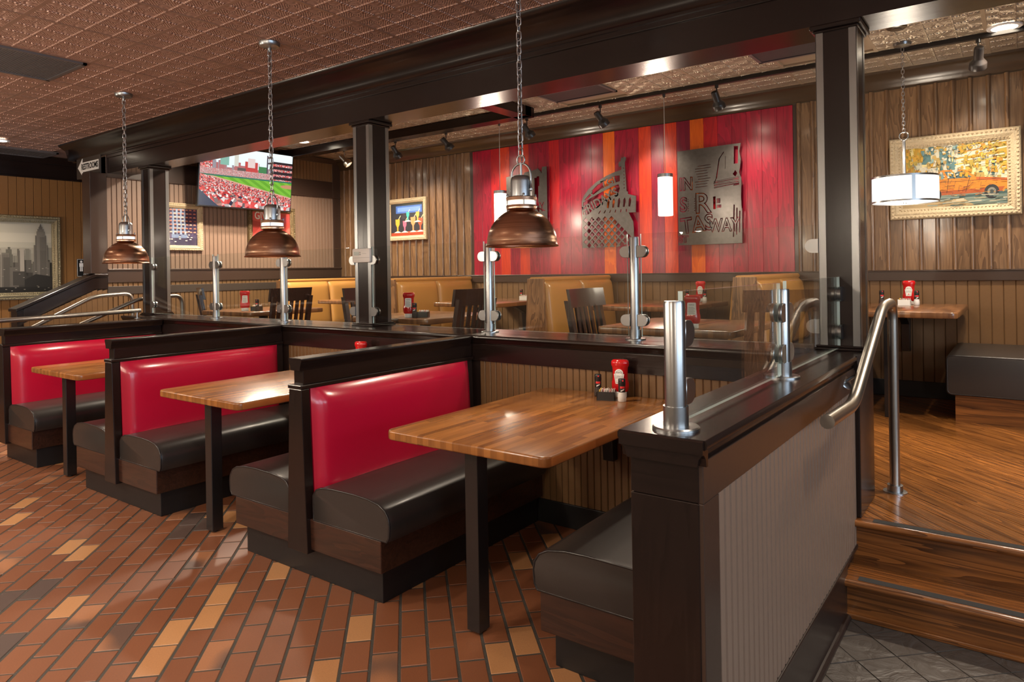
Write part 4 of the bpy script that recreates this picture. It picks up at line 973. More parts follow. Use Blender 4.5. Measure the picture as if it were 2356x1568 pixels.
# ------------------------------------------------------------------ framed pictures
def printed(par, polys, w, h, y, name='print', base=(0.5, 0.5, 0.5)):
    """flat print: coloured polygons in 0..1 picture space, stacked by hair-thin offsets, facing -Y"""
    m = MB(); m.col = base; m.add([(0, y, 0), (w, y, 0), (w, y, h), (0, y, h)], [(0, 1, 2, 3)])
    for k, (p, c) in enumerate(polys):
        m.col = c; p = clip(p, 0, 1, 0, 1)
        if not p: continue
        yy = y-.00004*(k+1); m.add([(a*w, yy, b*h) for a, b in p], [tuple(range(len(p)))])
    return m.build(name, 'print', par, fix=False)
def frame(label_, loc, rz, w, h, fwid, polys, base, m1, m2, beads=True, depth=.035, mat_in=0.0):
    t = thing('framed_picture', label_, 'picture', loc, rz)       # origin: lower left corner of the outer frame
    prof = [(0, 0), (0, -depth*.75), (fwid*.12, -depth), (fwid*.35, -depth*.85), (fwid*.5, -depth), (fwid*.75, -depth*.7), (fwid*.9, -depth*.5), (fwid, -depth*.35), (fwid, 0)]
    vs = []; fs = []; n = len(prof)
    for (cx, cz, sx, sz) in ((0, 0, 1, 1), (w, 0, -1, 1), (w, h, -1, -1), (0, h, 1, -1)):
        for (d, y) in prof: vs.append((cx+sx*d, y, cz+sz*d))
    for c in range(4):
        for k in range(n-1): fs.append((c*n+k, ((c+1) % 4)*n+k, ((c+1) % 4)*n+k+1, c*n+k+1))
    MB().add(vs, fs).build('frame_moulding', m1, t, smooth=True)
    if beads:
        b = MB(); r = fwid*.13; d = fwid*.80; o2 = fwid*.22
        def run(x0, z0, x1, z1, rad, step, y):
            L = math.hypot(x1-x0, z1-z0); k = max(2, int(L/step))
            for i in range(k):
                s = (i+.5)/k; px_, pz_ = x0+(x1-x0)*s, z0+(z1-z0)*s
                ux, uz = (x1-x0)/L, (z1-z0)/L; q = step*.42; e = rad
                vs = [(px_-ux*q, y, pz_-uz*q), (px_+ux*q, y, pz_+uz*q), (px_-uz*e, y, pz_+ux*e), (px_+uz*e, y, pz_-ux*e), (px_, y-rad*1.1, pz_)]
                b.add(vs, [(0, 3, 4), (3, 1, 4), (1, 2, 4), (2, 0, 4)])
        for dd, rad, st_, y in ((d, r, r*2.0, -depth*.62), (o2, r*1.0, r*2.6, -depth*.92)):
            run(dd, dd, w-dd, dd, rad, st_, y); run(dd, h-dd, w-dd, h-dd, rad, st_, y); run(dd, dd, dd, h-dd, rad, st_, y); run(w-dd, dd, w-dd, h-dd, rad, st_, y)
        b.build('carved_beading', m2, t, kind='stuff')
    iw, ih = w-2*fwid, h-2*fwid
    p = printed(t, polys, iw, ih, -.004, 'print', base); p.location = (fwid, 0, fwid)
    g = MB().add([(fwid, -.009, fwid), (w-fwid, -.009, fwid), (w-fwid, -.009, h-fwid), (fwid, -.009, h-fwid)], [(0, 1, 2, 3)]).build('pane', 'clear_glass', t, fix=False)
    return t
def R_(x0, x1, y0, y1): return [(x0, y0), (x1, y0), (x1, y1), (x0, y1)]
# sepia city skyline
g = random.Random(5); polys = []
def sp(v): return (v*1.02, v*.93, v*.80)
polys.append((R_(0, 1, .62, 1), sp(.42))); polys.append((R_(0, 1, .72, 1), sp(.50))); polys.append((R_(0, 1, .85, 1), sp(.44))); polys.append((R_(0, 1, .56, .64), sp(.34)))
for k in range(70):
    x = g.uniform(-.05, 1); w = g.uniform(.015, .05); hh = .52+g.uniform(0, .13); v = g.uniform(.10, .24); polys.append((R_(x, x+w, .3, hh), sp(v)))
for k in range(80):
    x = g.uniform(-.05, 1); w = g.uniform(.03, .09); hh = g.uniform(.25, .50); v = g.uniform(.035, .13); polys.append((R_(x, x+w, 0, hh), sp(v))); polys.append((R_(x, x+w*.35, 0, hh), sp(v*.55)))
for k in range(46):
    x = g.uniform(-.05, 1); w = g.uniform(.05, .12); hh = g.uniform(.05, .28); v = g.uniform(.012, .05); polys.append((R_(x, x+w, 0, hh), sp(v)))
polys += [(R_(.765, .80, .22, .62), sp(.30)), (R_(.755, .77, .22, .60), sp(.10)), (R_(.60, .695, .02, .56), sp(.14)), (R_(.60, .645, .02, .60), sp(.26)), (R_(.655, .70, .02, .50), sp(.08)), (R_(.70, .76, .05, .36), sp(.11)), (R_(.72, .80, .10, .30), sp(.05)), (R_(.13, .19, .02, .55), sp(.20)), (R_(.30, .37, .02, .50), sp(.10)), (R_(.44, .49, .02, .62), sp(.13))]
for k in range(9): polys.append((R_(.605+.010*k, .609+.010*k, .05, .54), sp(.07)))
def tw(x): return .868+(x-.74)*.46
for x0, x1, y0, y1, v in ((.72, .99, .05, .44, .10), (.74, .96, .15, .68, .12), (.765, .935, .6, .82, .14), (.785, .915, .8, .88, .15), (.80, .90, .87, .915, .13), (.82, .88, .91, .945, .10)): polys.append((R_(tw(x0), tw(x1), y0, y1), sp(v)))
polys += [([(tw(.83), .945), (tw(.87), .945), (tw(.853), .99), (tw(.847), .99)], sp(.09)), (R_(tw(.79), tw(.835), .16, .80), sp(.19))]
for k in range(8): polys.append((R_(tw(.765+.022*k), tw(.772+.022*k), .10, .80), sp(.05)))
polys += [([(.80, 0), (1, 0), (1, .22), (.88, .26), (.80, .18)], sp(.02)), ([(0, 0), (1, 0), (1, .07), (0, .10)], sp(.012))]
for k in range(60): x = g.uniform(0, 1); y = g.uniform(.02, .35); polys.append((R_(x, x+.012, y, y+.006), sp(g.uniform(.2, .6))))
frame('large sepia skyline photograph in ornate silver-gilt frame on the ochre corridor wall', (XFL+.012, 1.95, 1.16), PI/2, 1.64, 1.00, .085, polys, sp(.3), 'silver_gilt', 'silver_gilt', True, .06)
# yellow taxi street painting
def hx0(h): return tuple(x*.62 for x in hx(h))
g = random.Random(9); polys = []
pal = [hx0('#d9a521'), hx0('#e6c24a'), hx0('#c98b1c'), hx0('#8fb0ac'), hx0('#dfd8bd'), hx0('#5f8a8c'), hx0('#b8a03a'), hx0('#e8e0c8'), hx0('#caa85a')]
for k in range(150):
    x, y = g.uniform(-.1, 1), g.uniform(.30, 1); w, hh = g.uniform(.02, .12), g.uniform(.04, .28)
    c = pal[g.choice([0, 1, 2, 6, 4])] if (x < .15 or x > .55 and y > .5) else pal[g.choice([3, 4, 7, 5, 7, 8])]
    polys.append(([(x, y), (x+w, y+g.uniform(-.03, .03)), (x+w+g.uniform(-.02, .02), y+hh), (x+g.uniform(-.02, .02), y+hh)], c))
for k in range(8): polys.append(([(.52, .62+k*.045), (1, .68+k*.05), (1, .70+k*.05), (.52, .64+k*.045)], pal[k % 3] if k % 2 else hx0('#f1ead2')))
for k in range(60):
    x, y = g.uniform(.1, .9), g.uniform(.4, .95); polys.append((bar(x, y, x+g.uniform(-.02, .06), y+g.uniform(-.02, .12), .004), hx0(g.choice(['#33404a', '#4a3a22', '#2f5b60', '#5a4a20']))))
polys += [([(.0, .0), (1, 0), (1, .22), (0, .18)], hx0('#7f8f80')), ([(.0, .0), (.7, 0), (.6, .12), (0, .08)], hx0('#c3a878')), ([(.2, .10), (1, .16), (1, .20), (.3, .14)], hx0('#3f5a58'))]
polys += [([(.20, .18), (.95, .20), (1, .24), (1, .40), (.85, .43), (.72, .45), (.62, .58), (.40, .60), (.22, .44), (.18, .30)], hx0('#dd8a1c')), ([(.20, .18), (.95, .20), (.98, .27), (.20, .25)], hx0('#b4551a')), ([(.42, .57), (.60, .555), (.68, .45), (.46, .45)], hx0('#4b6f78')), ([(.26, .44), (.40, .57), (.42, .45)], hx0('#7fa0a0')), ([(.72, .45), (1, .40), (1, .36), (.72, .40)], hx0('#c9641c'))]
for cx in (.32, .86):
    polys.append(([(cx+.068*math.cos(a), .20+.115*math.sin(a)) for a in [2*PI*k/20 for k in range(20)]], hx0('#23282c'))); polys.append(([(cx+.04*math.cos(a), .20+.068*math.sin(a)) for a in [2*PI*k/16 for k in range(16)]], hx0('#8b8b80'))); polys.append(([(cx+.02*math.cos(a), .20+.034*math.sin(a)) for a in [2*PI*k/12 for k in range(12)]], hx0('#3d4646')))
polys += [(bar(.2, .40, .98, .40, .006), hx0('#5a3010')), (bar(.44, .22, .46, .45, .006), hx0('#5a3010')), (bar(.62, .22, .66, .45, .006), hx0('#5a3010')), (bar(.90, .05, .97, .09, .008), hx0('#22302e'))]
for k in range(260):
    x, y = g.uniform(-.02, 1), g.uniform(.46, 1); w, hh = g.uniform(.006, .035), g.uniform(.012, .07)
    c = pal[g.choice([0, 1, 2, 6, 0])] if (x < .18 or x > .55) else pal[g.choice([3, 4, 7, 5, 7, 8, 0])]
    polys.append(([(x, y), (x+w, y+g.uniform(-.02, .02)), (x+w+g.uniform(-.01, .01), y+hh), (x+g.uniform(-.01, .01), y+hh)], c))
for k in range(70):
    x, y = g.uniform(.18, 1), g.uniform(.16, .46); polys.append((bar(x, y, x+g.uniform(.01, .07), y+g.uniform(-.015, .02), g.uniform(.004, .012)), hx0(g.choice(['#e8a028', '#c2561a', '#f0bc50', '#8a3a14', '#d8761c']))))
for k in range(120):
    x, y = g.uniform(.04, .96), g.uniform(.10, .96); polys.append((bar(x, y, x+g.uniform(-.02, .05), y+g.uniform(-.02, .09), .003), hx0(g.choice(['#2a3038', '#43331c', '#2f5b60', '#54431a']))))
for k in range(40):
    x, y = g.uniform(0, 1), g.uniform(0, .16); polys.append((bar(x, y, x+g.uniform(.04, .2), y+g.uniform(-.01, .02), g.uniform(.006, .02)), hx0(g.choice(['#8fa39a', '#c9b890', '#40605c', '#d8cdb0', '#6d8078']))))
frame('cream-framed painting of a yellow taxi in a city street on plank wall', (-.866, YB-.036, 1.775), 0, .872, .658, .088, polys, hx('#d8c48a'), 'plaster_cream', 'cream_bead', True, .045)
# cocktails picture
g = random.Random(3); polys = [(R_(0, 1, 0, 1), hx('#20212a')), (R_(.15, .95, .70, .93), hx('#3f66b4')), (R_(.2, .9, .75, .88), hx('#6b90d8')), ([(0, 0), (1, 0), (1, .16), (0, .10)], hx('#9c3a1c'))]
for x, y, s, c in ((.42, .12, .17, '#e0607c'), (.68, .12, .22, '#e88a5a'), (.9, .12, .2, '#d84a2a'), (.2, .12, .2, '#e0a030'), (.52, .45, .14, '#3ab0a8'), (.82, .42, .15, '#e8a048')):
    polys += [([(x-.02, y), (x+.02, y), (x+.02, y+s*.8), (x+.30*s, y+s*1.2), (x+.34*s, y+2.0*s), (x-.34*s, y+2.0*s), (x-.30*s, y+s*1.2), (x-.02, y+s*.8)], hx(c)), ([(x-.12, y-.02), (x+.12, y-.02), (x+.03, y+.03), (x-.03, y+.03)], hx('#e8d8c8')), ([(x+.1*s, y+2.0*s), (x+.45*s, y+2.6*s), (x+.5*s, y+2.5*s), (x+.2*s, y+2.0*s)], hx('#f0e0a0'))]
fr_ = frame('cream-framed cocktail picture on plank wall right of the thermostat column', (-6.79, YB-.036, 1.825), 0, .71, .545, .062, polys, hx('#20212a'), 'plaster_cream', 'cream_bead', True, .035)
# city hotel street scene
g = random.Random(8); polys = [(R_(0, 1, 0, 1), hx('#6d7c9c')), ([(0, .1), (.32, .1), (.28, 1), (0, 1)], hx('#4a3a5c')), ([(.75, .1), (1, .1), (1, 1), (.68, 1)], hx('#3d3352')), ([(.34, .3), (.7, .3), (.66, 1), (.36, 1)], hx('#8fa0bc')), (R_(0, 1, 0, .2), hx('#2e2542'))]
for i in range(9):
    for j in range(7):
        x, y = .06+.105*i+g.uniform(-.01, .01), .30+.10*j
        polys.append((R_(x, x+.06, y, y+.06), hx('#3a2f4a'))); polys.append(([(x-.01, y+.05), (x+.07, y+.05), (x+.055, y+.08), (x+.005, y+.08)], hx(g.choice(['#d08a70', '#e8b49c', '#c87a60']))))
for k in range(30): x, y = g.uniform(0, 1), g.uniform(.05, .4); polys.append((R_(x, x+.05, y, y+.02), hx(g.choice(['#e8dcc8', '#c8a890', '#504468', '#f4ece0']))))
frame('cream-framed city street picture beside the far column', (XL+.012, 3.86, 1.70), PI/2, .565, .545, .062, polys, hx('#6d7c9c'), 'plaster_cream', 'cream_bead', True, .035)
# red poster
polys = [([(0, 0), (.5, 0), (1, .6), (1, 1), (.6, 1)], hx('#c9463f')), ([(.4, 0), (.75, 0), (1, .35), (1, .6)], hx('#d8625a')), ([(0, .3), (.3, .7), (0, .75)], hx('#b83c38'))]
f4 = frame('red lettered poster in dark gilt frame behind the middle hanging lamp', (XL+.012, 5.02, 1.70), PI/2, .69, .575, .068, polys, hx('#cf4f48'), 'dark_gilt', 'silver_gilt', True, .04)
o = inst('lettering', text_mesh('GIVE', .135, .001, 'label_white', 'LEFT', .80, 0, .002), f4, (.10, -.0065, .455))
# ------------------------------------------------------------------ television
t = NT('tv_picture'); tc = t.add('ShaderNodeTexCoord'); sp_ = t.add('ShaderNodeSeparateXYZ'); t.ln(tc.outputs['UV'], sp_.inputs[0]); X, Y = sp_.outputs[0], sp_.outputs[1]
def vor(scale, sx=1.0, sy=1.0, out='Color'):
    mp = t.add('ShaderNodeMapping'); mp.inputs['Scale'].default_value = (scale*sx, scale*sy, 1); t.ln(tc.outputs['UV'], mp.inputs[0])
    v = t.add('ShaderNodeTexVoronoi'); v.inputs['Scale'].default_value = 1.0; t.ln(mp.outputs[0], v.inputs['Vector']); return v.outputs[out]
def mask(a, op, b): return t.math(op, a, b)
def AND(*m):
    r = m[0]
    for q in m[1:]: r = t.math('MULTIPLY', r, q)
    return r
def crowd(scale, sy=1.0):
    s = t.add('ShaderNodeSeparateColor'); t.ln(vor(scale, 1.6, sy), s.inputs[0])
    return t.ramp(s.outputs[0], [(0.0, hx('#a8262a')), (0.40, hx('#e05450')), (0.55, hx('#f2e8e4')), (0.72, hx('#5a4a4c')), (0.80, hx('#c98e7c')), (0.9, hx('#2b2f44'))])
sky = t.mix(Y, hx('#bfe0ee'), hx('#e6f2f6'))
col = sky
col = t.mix(AND(mask(X, 'LESS_THAN', .16), mask(Y, 'LESS_THAN', t.math('SUBTRACT', .99, t.math('MULTIPLY', X, 1.9)))), col, crowd(60))
sk = t.add('ShaderNodeSeparateColor'); t.ln(vor(26, 1, .02), sk.inputs[0])
col = t.mix(AND(mask(Y, 'LESS_THAN', t.math('ADD', .66, t.math('MULTIPLY', sk.outputs[1], .13))), mask(X, 'GREATER_THAN', .12)), col, t.mix(sk.outputs[2], hx('#8d8f96'), hx('#b05a58')))
for (x0, x1, y0, y1, c) in ((.20, .29, .70, .86, '#7fae9e'), (.345, .39, .70, .90, '#c9c8bd'), (.70, .715, .62, .95, '#4b4650'), (.745, .76, .62, .95, '#4b4650'), (.70, .76, .80, .83, '#4b4650'), (.70, .76, .90, .93, '#5b4a4c'), (.46, .60, .58, .80, '#b9403e'), (.49, .57, .70, .86, '#d8c4c0'), (.61, .70, .60, .74, '#3f7a4c'), (.38, .47, .58, .68, '#5b4f4e')):
    col = t.mix(AND(mask(X, 'GREATER_THAN', x0), mask(X, 'LESS_THAN', x1), mask(Y, 'GREATER_THAN', y0), mask(Y, 'LESS_THAN', y1)), col, hx(c))
dx = t.math('DIVIDE', t.math('SUBTRACT', X, .215), .055); dy = t.math('DIVIDE', t.math('SUBTRACT', Y, .78), .20); rr2 = t.math('ADD', t.math('MULTIPLY', dx, dx), t.math('MULTIPLY', dy, dy))
col = t.mix(AND(mask(rr2, 'GREATER_THAN', .86), mask(rr2, 'LESS_THAN', 1.06), mask(Y, 'GREATER_THAN', .78)), col, hx('#8f9aa2'))
bands = t.math('GREATER_THAN', t.math('FRACT', t.math('MULTIPLY', Y, 11.0)), .55)
col = t.mix(AND(mask(X, 'GREATER_THAN', .77), mask(Y, 'LESS_THAN', .86), mask(Y, 'GREATER_THAN', .52)), col, t.mix(bands, hx('#2d2428'), crowd(90)))
col = t.mix(AND(mask(Y, 'LESS_THAN', .63), mask(Y, 'GREATER_THAN', .50), mask(X, 'LESS_THAN', .78)), col, t.mix(.45, crowd(150), hx('#b9a3a2')))
col = t.mix(AND(mask(Y, 'LESS_THAN', .525), mask(Y, 'GREATER_THAN', .495)), col, hx('#2f6e5a'))
fy = t.math('ADD', t.math('MULTIPLY', t.math('SUBTRACT', X, .2), -.30), .48)
grass = t.mix(t.math('GREATER_THAN', t.math('FRACT', t.math('ADD', t.math('MULTIPLY', X, 9.0), t.math('MULTIPLY', Y, 9.0))), .5), hx('#5f9e2c'), hx('#75b338'))
col = t.mix(AND(mask(Y, 'LESS_THAN', .50), mask(Y, 'GREATER_THAN', t.math('SUBTRACT', fy, .02))), col, hx('#c9a184'))
col = t.mix(AND(mask(Y, 'LESS_THAN', .50), mask(Y, 'GREATER_THAN', fy)), col, grass)
ex = t.math('DIVIDE', t.math('SUBTRACT', X, .97), .10); ey = t.math('DIVIDE', t.math('SUBTRACT', Y, .43), .035)
col = t.mix(mask(t.math('ADD', t.math('MULTIPLY', ex, ex), t.math('MULTIPLY', ey, ey)), 'LESS_THAN', 1.0), col, hx('#b98763'))
col = t.mix(mask(Y, 'LESS_THAN', t.math('SUBTRACT', fy, .02)), col, crowd(80))
col = t.mix(mask(Y, 'LESS_THAN', t.math('SUBTRACT', t.math('MULTIPLY', fy, .62), .02)), col, crowd(36))
col = t.mix(mask(Y, 'LESS_THAN', t.math('SUBTRACT', t.math('MULTIPLY', fy, .36), .02)), col, crowd(17))
col = t.mix(AND(mask(X, 'LESS_THAN', .22), mask(Y, 'LESS_THAN', t.math('SUBTRACT', .26, t.math('MULTIPLY', X, 1.3)))), col, hx('#3c4658'))
t.b.inputs['Base Color'].default_value = (0, 0, 0, 1); t.b.inputs['Roughness'].default_value = .2
t.ln(col, t.b.inputs['Emission Color']); t.b.inputs['Emission Strength'].default_value = 0.85
tv = thing('television', 'flat television showing a crowded baseball stadium, hung from the wall', 'television', (XL+.30, 4.857, 2.56), PI/2)
w, h = .625, .362; tilt = math.radians(6)
o = BX(-w, w, 0, .045, -h, h).build('case', 'screen_black', tv, bevel=.006); o.rotation_euler = (tilt, 0, 0)
s = MB().add([(-w+.012, -.0015, -h+.018), (w-.012, -.0015, -h+.018), (w-.012, -.0015, h-.014), (-w+.012, -.0015, h-.014)], [(0, 1, 2, 3)]).build('screen', 'tv_picture', tv, fix=False); s.rotation_euler = (tilt, 0, 0)
uv = s.data.uv_layers.new(name='UVMap')
for li, c in enumerate(((0, 0), (1, 0), (1, 1), (0, 1))): uv.data[li].uv = c
BX(-.10, .10, .045, .07, -.12, .12).box(-.03, .03, .06, .29, -.03, .03).box(-.12, .12, .27, .295, -.14, .14).build('wall_bracket', 'plastic_black', tv)
# ------------------------------------------------------------------ signs and thermostat
t = thing('restroom_arrow_sign', 'brown sign with white RESTROOMS arrow on the end of the beam', 'sign', (-8.47, BY0-.028, BZ-.006))
BX(0, .58, 0, .014, 0, .235).build('board', 'sign_brown', t, bevel=.003)
MB().prism([(.04, .118), (.155, .215), (.155, .170), (.545, .170), (.545, .066), (.155, .066), (.155, .021)], 'y', -.003, 0).build('arrow', 'sign_white', t)
inst('lettering', text_mesh('RESTROOMS', .090, .001, 'ink_black', 'CENTER', .80, 0, .0025), t, (.335, -.004, .118))
t = thing('restroom_door_sign', 'small black pictogram sign on the ochre corridor wall', 'sign', (XFL+.013, 3.785, 1.42), PI/2)
BX(0, .215, -.004, 0, 0, .225).build('plate', 'ink_black', t, bevel=.002)
m = MB().box(.004, .211, -.0048, -.004, .004, .0075).box(.004, .211, -.0048, -.004, .2175, .221).box(.004, .0075, -.0048, -.004, .004, .221).box(.2075, .211, -.0048, -.004, .004, .221); m.build('border', 'sign_white', t)
m = MB().lathe([(.014, 0), (.014, .001)], 16); m.v = [(v[0]+.05, -.0045-v[2], v[1]+.190) for v in m.v]
m.box(.028, .072, -.0055, -.0045, .125, .172).box(.034, .047, -.0055, -.0045, .068, .13).box(.053, .066, -.0055, -.0045, .068, .13).build('figure', 'sign_white', t)
BX(.098, .103, -.0055, -.0045, .065, .205).build('divider_line', 'sign_white', t)
m = MB().tube([(.155+.028*math.cos(a), -.005, .098+.028*math.sin(a)) for a in [PI*.75+2*PI*k/20*.75 for k in range(21)]], .004, 6).box(.142, .150, -.0055, -.0045, .10, .165).box(.142, .175, -.0055, -.0045, .115, .123); m.build('wheelchair', 'sign_white', t)
inst('lettering', text_mesh('MEN', .032, .001, 'sign_white', 'CENTER', 1.0), t, (.107, -.0048, .030))
t = thing('thermostat', 'white wall thermostat on the front of the middle column', 'thermostat', (-3.932, 3.382, 1.487))
MB().prism(rrect(0, .185, 0, .100, .012, 4), 'y', 0, .020).build('housing', 'white_plastic', t, smooth=True, bevel=.004)
BX(.018, .072, -.0012, .0, .052, .078).build('display', 'lcd', t)
for z in (.058, .072): MB().lathe([(.005, 0), (.005, .002)], 12, (0, 0, 0)).build('button', 'label_grey', t, loc=(.084, 0, z)).rotation_euler = (PI/2, 0, 0)
BX(.002, .183, -.001, .0, .033, .035).build('seam', 'label_grey', t)
BX(.11, .15, -.001, 0, .062, .064).build('printed_line', 'label_grey', t)
# ------------------------------------------------------------------ condiments
def ketchup(label_, loc, rz, back=False):
    t = thing('ketchup_bottle', label_, 'ketchup bottle', loc, rz)
    prof = [(.034, .028), (.041, .034), (.0445, .055), (.044, .075), (.040, .088), (.0385, .105), (.039, .140), (.041, .152), (.0455, .160), (.0465, .172), (.044, .184), (.036, .190), (.0001, .1915)]
    MB().lathe(prof, 28, (0, 0, 0), 1.0, .62).build('bottle', 'ketchup_red', t, smooth=True)
    MB().lathe([(.030, 0), (.033, .003), (.033, .027), (.030, .029)], 24, (0, 0, 0), 1.0, .75).build('cap', 'label_white', t, smooth=True)
    if not back:
        k = [(-.018, .070), (.018, .070), (.026, .120), (.020, .121), (.021, .130)]+arc(0, .122, .0225, .35, PI-.35, 6)+[(-.021, .130), (-.020, .121), (-.026, .120)]
        l = MB().prism(k, 'y', -.0285, -.024).build('label', 'label_white', t)
        MB().prism([(a*.82, .105+(z-.105)*.85) for a, z in k], 'y', -.0288, -.0286).build('label_inset', 'label_grey', l); MB().prism([(a*.74, .105+(z-.105)*.79) for a, z in k], 'y', -.0291, -.0288).build('label_field', 'label_white', l)
        inst('lettering', text_mesh('HEINZ', .011, .0003, 'ink_black', 'CENTER', 1.0), l, (0, -.0293, .127))
        inst('lettering', text_mesh('TOMATO\nKETCHUP', .0085, .0003, 'ink_black', 'CENTER', 1.0), l, (0, -.0293, .104))
        MB().lathe([(.0045, 0), (.0045, .0004)], 12).build('emblem', 'spot_red_dot', l, loc=(0, -.0290, .083)).rotation_euler = (PI/2, 0, 0)
    else:
        l = MB().prism(rrect(-.024, .024, .078, .148, .006, 3), 'y', -.027, -.023).build('label', 'label_white', t)
        inst('lettering', text_mesh('HEINZ', .011, .0003, 'ink_black', 'CENTER', 1.0), l, (0, -.0272, .135))
        m = MB()
        for k in range(9): m.box(-.019, .019-.004*(k % 3), -.0274, -.027, .083+.0048*k, .0852+.0048*k)
        m.build('fine_print', 'label_grey', l)
    return t
def grinder(label_, loc, salt=True, rz=0.0):
    t = thing('salt_grinder' if salt else 'pepper_grinder', label_, 'grinder', loc, rz)
    MB().lathe([(.018, 0), (.0205, .004), (.0205, .030), (.0165, .048), (.016, .072)], 20).build('jar', 'salt' if salt else 'peppercorn', t, smooth=True)
    MB().lathe([(.0168, .046), (.0172, .048), (.0172, .078), (.0165, .079)], 20).build('sleeve', 'plastic_black', t, smooth=True)
    m = MB()
    for k in range(5):
        a = -PI/2+(k-2)*.28; b = a+.28; m.add([(.0175*math.cos(a), .0175*math.sin(a), .066), (.0175*math.cos(b), .0175*math.sin(b), .066), (.0175*math.cos(b), .0175*math.sin(b), .076), (.0175*math.cos(a), .0175*math.sin(a), .076)], [(0, 1, 2, 3)])
    m.build('red_label', 'spot_red_dot', t)
    m = MB()
    for k in range(4):
        a = -PI/2+(k-1.5)*.26; b = a+.26; z = .050+.002*k; m.add([(.0175*math.cos(a), .0175*math.sin(a), z), (.0175*math.cos(b), .0175*math.sin(b), z+.002), (.0175*math.cos(b), .0175*math.sin(b), z+.008), (.0175*math.cos(a), .0175*math.sin(a), z+.006)], [(0, 1, 2, 3)])
    m.build('white_label', 'label_white', t)
    MB().lathe([(.0175, .079), (.0185, .082), (.0185, .096), (.0175, .097), (.0178, .099), (.0178, .109), (.016, .112), (.0001, .1125)], 20).build('cap', 'plastic_black', t, smooth=True)
    MB().lathe([(.004, 0), (.004, .0006)], 10).build('cap_dot', 'spot_red_dot', t, loc=(.004, -.0178, .104)).rotation_euler = (PI/2, 0, 0)
    return t
def caddy(label_, loc, rz, m):
    t = thing('sugar_caddy', label_, 'caddy', loc, rz); w, d, h = .045, .034, .043
    b = BX(-w, w, -d, d, 0, .003)
    b.box(-w, w, -d, -d+.0025, .003, h).box(-w, w, d-.0025, d, .003, h).box(-w, -w+.0025, -d, d, .003, h).box(w-.0025, w, -d, d, .003, h); b.build('box', m, t)
    k = 0
    for r in range(2):
        for i in range(9):
            mm = 'packet_yellow' if i < 1 else 'packet_pink' if i % 4 == 2 else 'packet_white'
            o = BX(-.0012, .0012, -.026 if r == 0 else .0, 0 if r == 0 else .026, .004, .052+.003*((i+r) % 2)).build('packet', mm, t, loc=(-w+.008+i*.0088, 0, 0)); o.rotation_euler = (0, .12, .06*(i % 3-1)); k += 1
    return t
zt = .7605
kt = ketchup('red ketchup bottle on the booth table nearest the half wall', (-1.655, 3.165, zt), .25)
pg = grinder('pepper grinder on the booth table nearest the half wall', (-1.765, 3.13, zt), False, .4)
sg = grinder('salt grinder on the booth table nearest the half wall', (-1.592, 3.06, zt), True, .5)
sc_ = caddy('black sugar caddy on the booth table nearest the half wall', (-1.68, 3.065, zt), .35, 'plastic_black')
kb = ketchup('ketchup bottle seen from behind on the square table nearest the steps', (-1.52, 3.80, ZP+.7355), .2, True)
def cset(where, x, y, z, items):
    for k, dx, dy, rz in items:
        if k == 'k': copy_tree(kt, None, (x+dx, y+dy, z), rz, 'red ketchup bottle on the '+where)
        if k == 'K': copy_tree(kb, None, (x+dx, y+dy, z), rz, 'red ketchup bottle on the '+where)
        if k == 'p': copy_tree(pg, None, (x+dx, y+dy, z), rz, 'pepper grinder on the '+where)
        if k == 's': copy_tree(sg, None, (x+dx, y+dy, z), rz, 'salt grinder on the '+where)
        if k == 'c': copy_tree(sc_, None, (x+dx, y+dy, z), rz, 'black sugar caddy on the '+where)
cset('middle booth table', -3.60, 3.10, zt, [('k', 0, .06, .3), ('p', -.10, .02, .4), ('s', .07, 0, .4), ('c', -.02, -.03, .3)])
cset('far booth table by the handrail', -5.48, 3.10, zt, [('k', 0, .06, .3), ('s', .07, 0, .4)])
cset('square table nearest the steps', -1.60, 3.86, ZP+.7355, [('p', -.02, -.02, .4)])
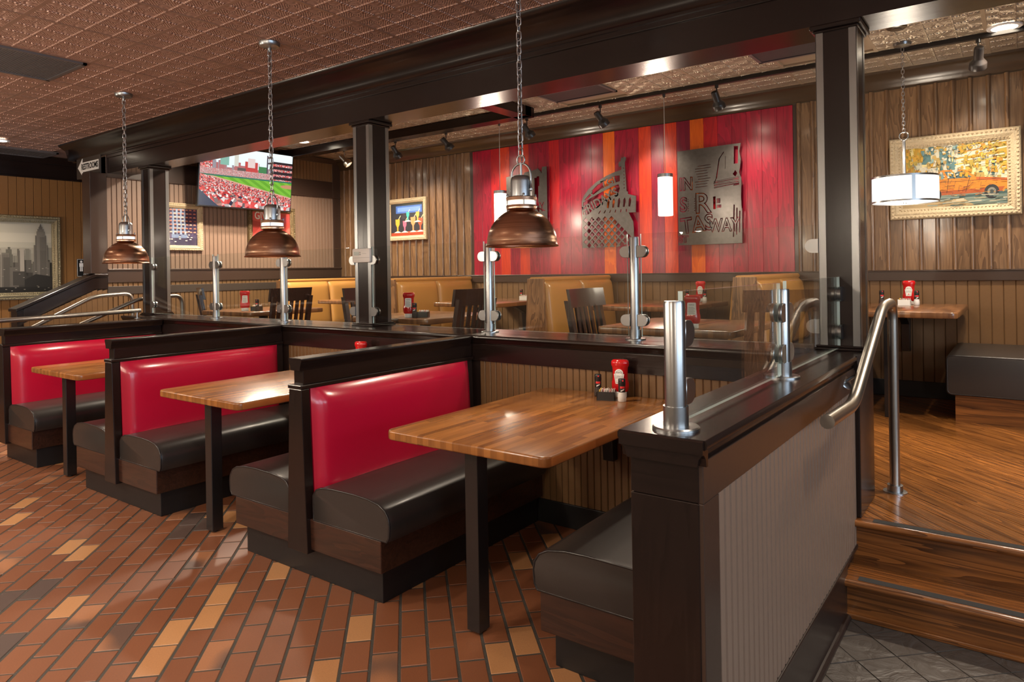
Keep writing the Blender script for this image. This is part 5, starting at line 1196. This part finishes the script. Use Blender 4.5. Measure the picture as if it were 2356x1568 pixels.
cset('square table behind the thermostat column', -3.80, 3.82, ZP+.7355, [('K', .0, 0, .6), ('p', .07, -.01, .4), ('c', .10, .05, .5)])
cset('square table near the corridor handrails', -6.03, 3.85, ZP+.7355, [('K', .0, 0, 1.0), ('p', .17, .02, .4), ('c', .10, .06, .5)])
cset('wall table below the rectangular cutout art', -2.48, 6.25, ZP+.7625, [('k', .03, .08, .2), ('p', -.09, .05, .3), ('s', .10, 0, .3), ('c', 0, -.02, .2)])
wc = caddy('white sugar caddy on the wall table below the taxi painting', (-.745, 6.18, ZP+.7625), .05, 'white_plastic')
cset('wall table below the taxi painting', -.745, 6.20, ZP+.7625, [('k', .02, .09, .05), ('p', -.17, .07, .2), ('s', .08, .02, .2)])
copy_tree(wc, None, (-4.33, 6.10, ZP+.7625), .3, 'white sugar caddy on the wall table behind the nearest hanging lamp')
cset('wall table behind the nearest hanging lamp', -4.33, 6.10, ZP+.7625, [('k', .03, .10, .3), ('p', -.08, .06, .3)])

# ------------------------------------------------------------------ globe lamps added out of view as warm fill for ceiling and beam
def globe(label_, x, y, z, p):
    t = thing('globe_fill_lamp', label_, 'pendant lamp', (x, y, z))
    MB().lathe([(.0001, -.10)]+[(.10*math.cos(a), .10*math.sin(a)) for a in [-PI/2+PI*k/12 for k in range(1, 12)]]+[(.03, .098)], 24).build('globe', 'milk_glass', t, smooth=True)
    MB().lathe([(.035, .09), (.035, .14), (.006, .15), (.006, ZCEIL-z-.02), (.06, ZCEIL-z-.015), (.06, ZCEIL-z-.004)], 20).build('stem', 'bronze_crown', t, smooth=True)
    light('globe_fill_light', 'POINT', (x, y, z-.13), p, WARM, .10)
for i, (x, y, p) in enumerate(((-6.0, -1.6, 65), (-3.6, -1.6, 65), (-1.2, -1.6, 60), (1.4, -1.6, 50), (-7.8, .2, 75), (-5.2, .2, 65), (-2.6, .15, 45))):
    globe('added white globe fill lamp '+['over the far end of the bar', 'over the bar, second from its far end', 'over the bar, third from its far end', 'over the near end of the bar', 'over the brick floor by the corridor', 'over the brick floor in front of the far booths', 'over the brick floor in front of the near booths'][i], x, y, 2.0, p)
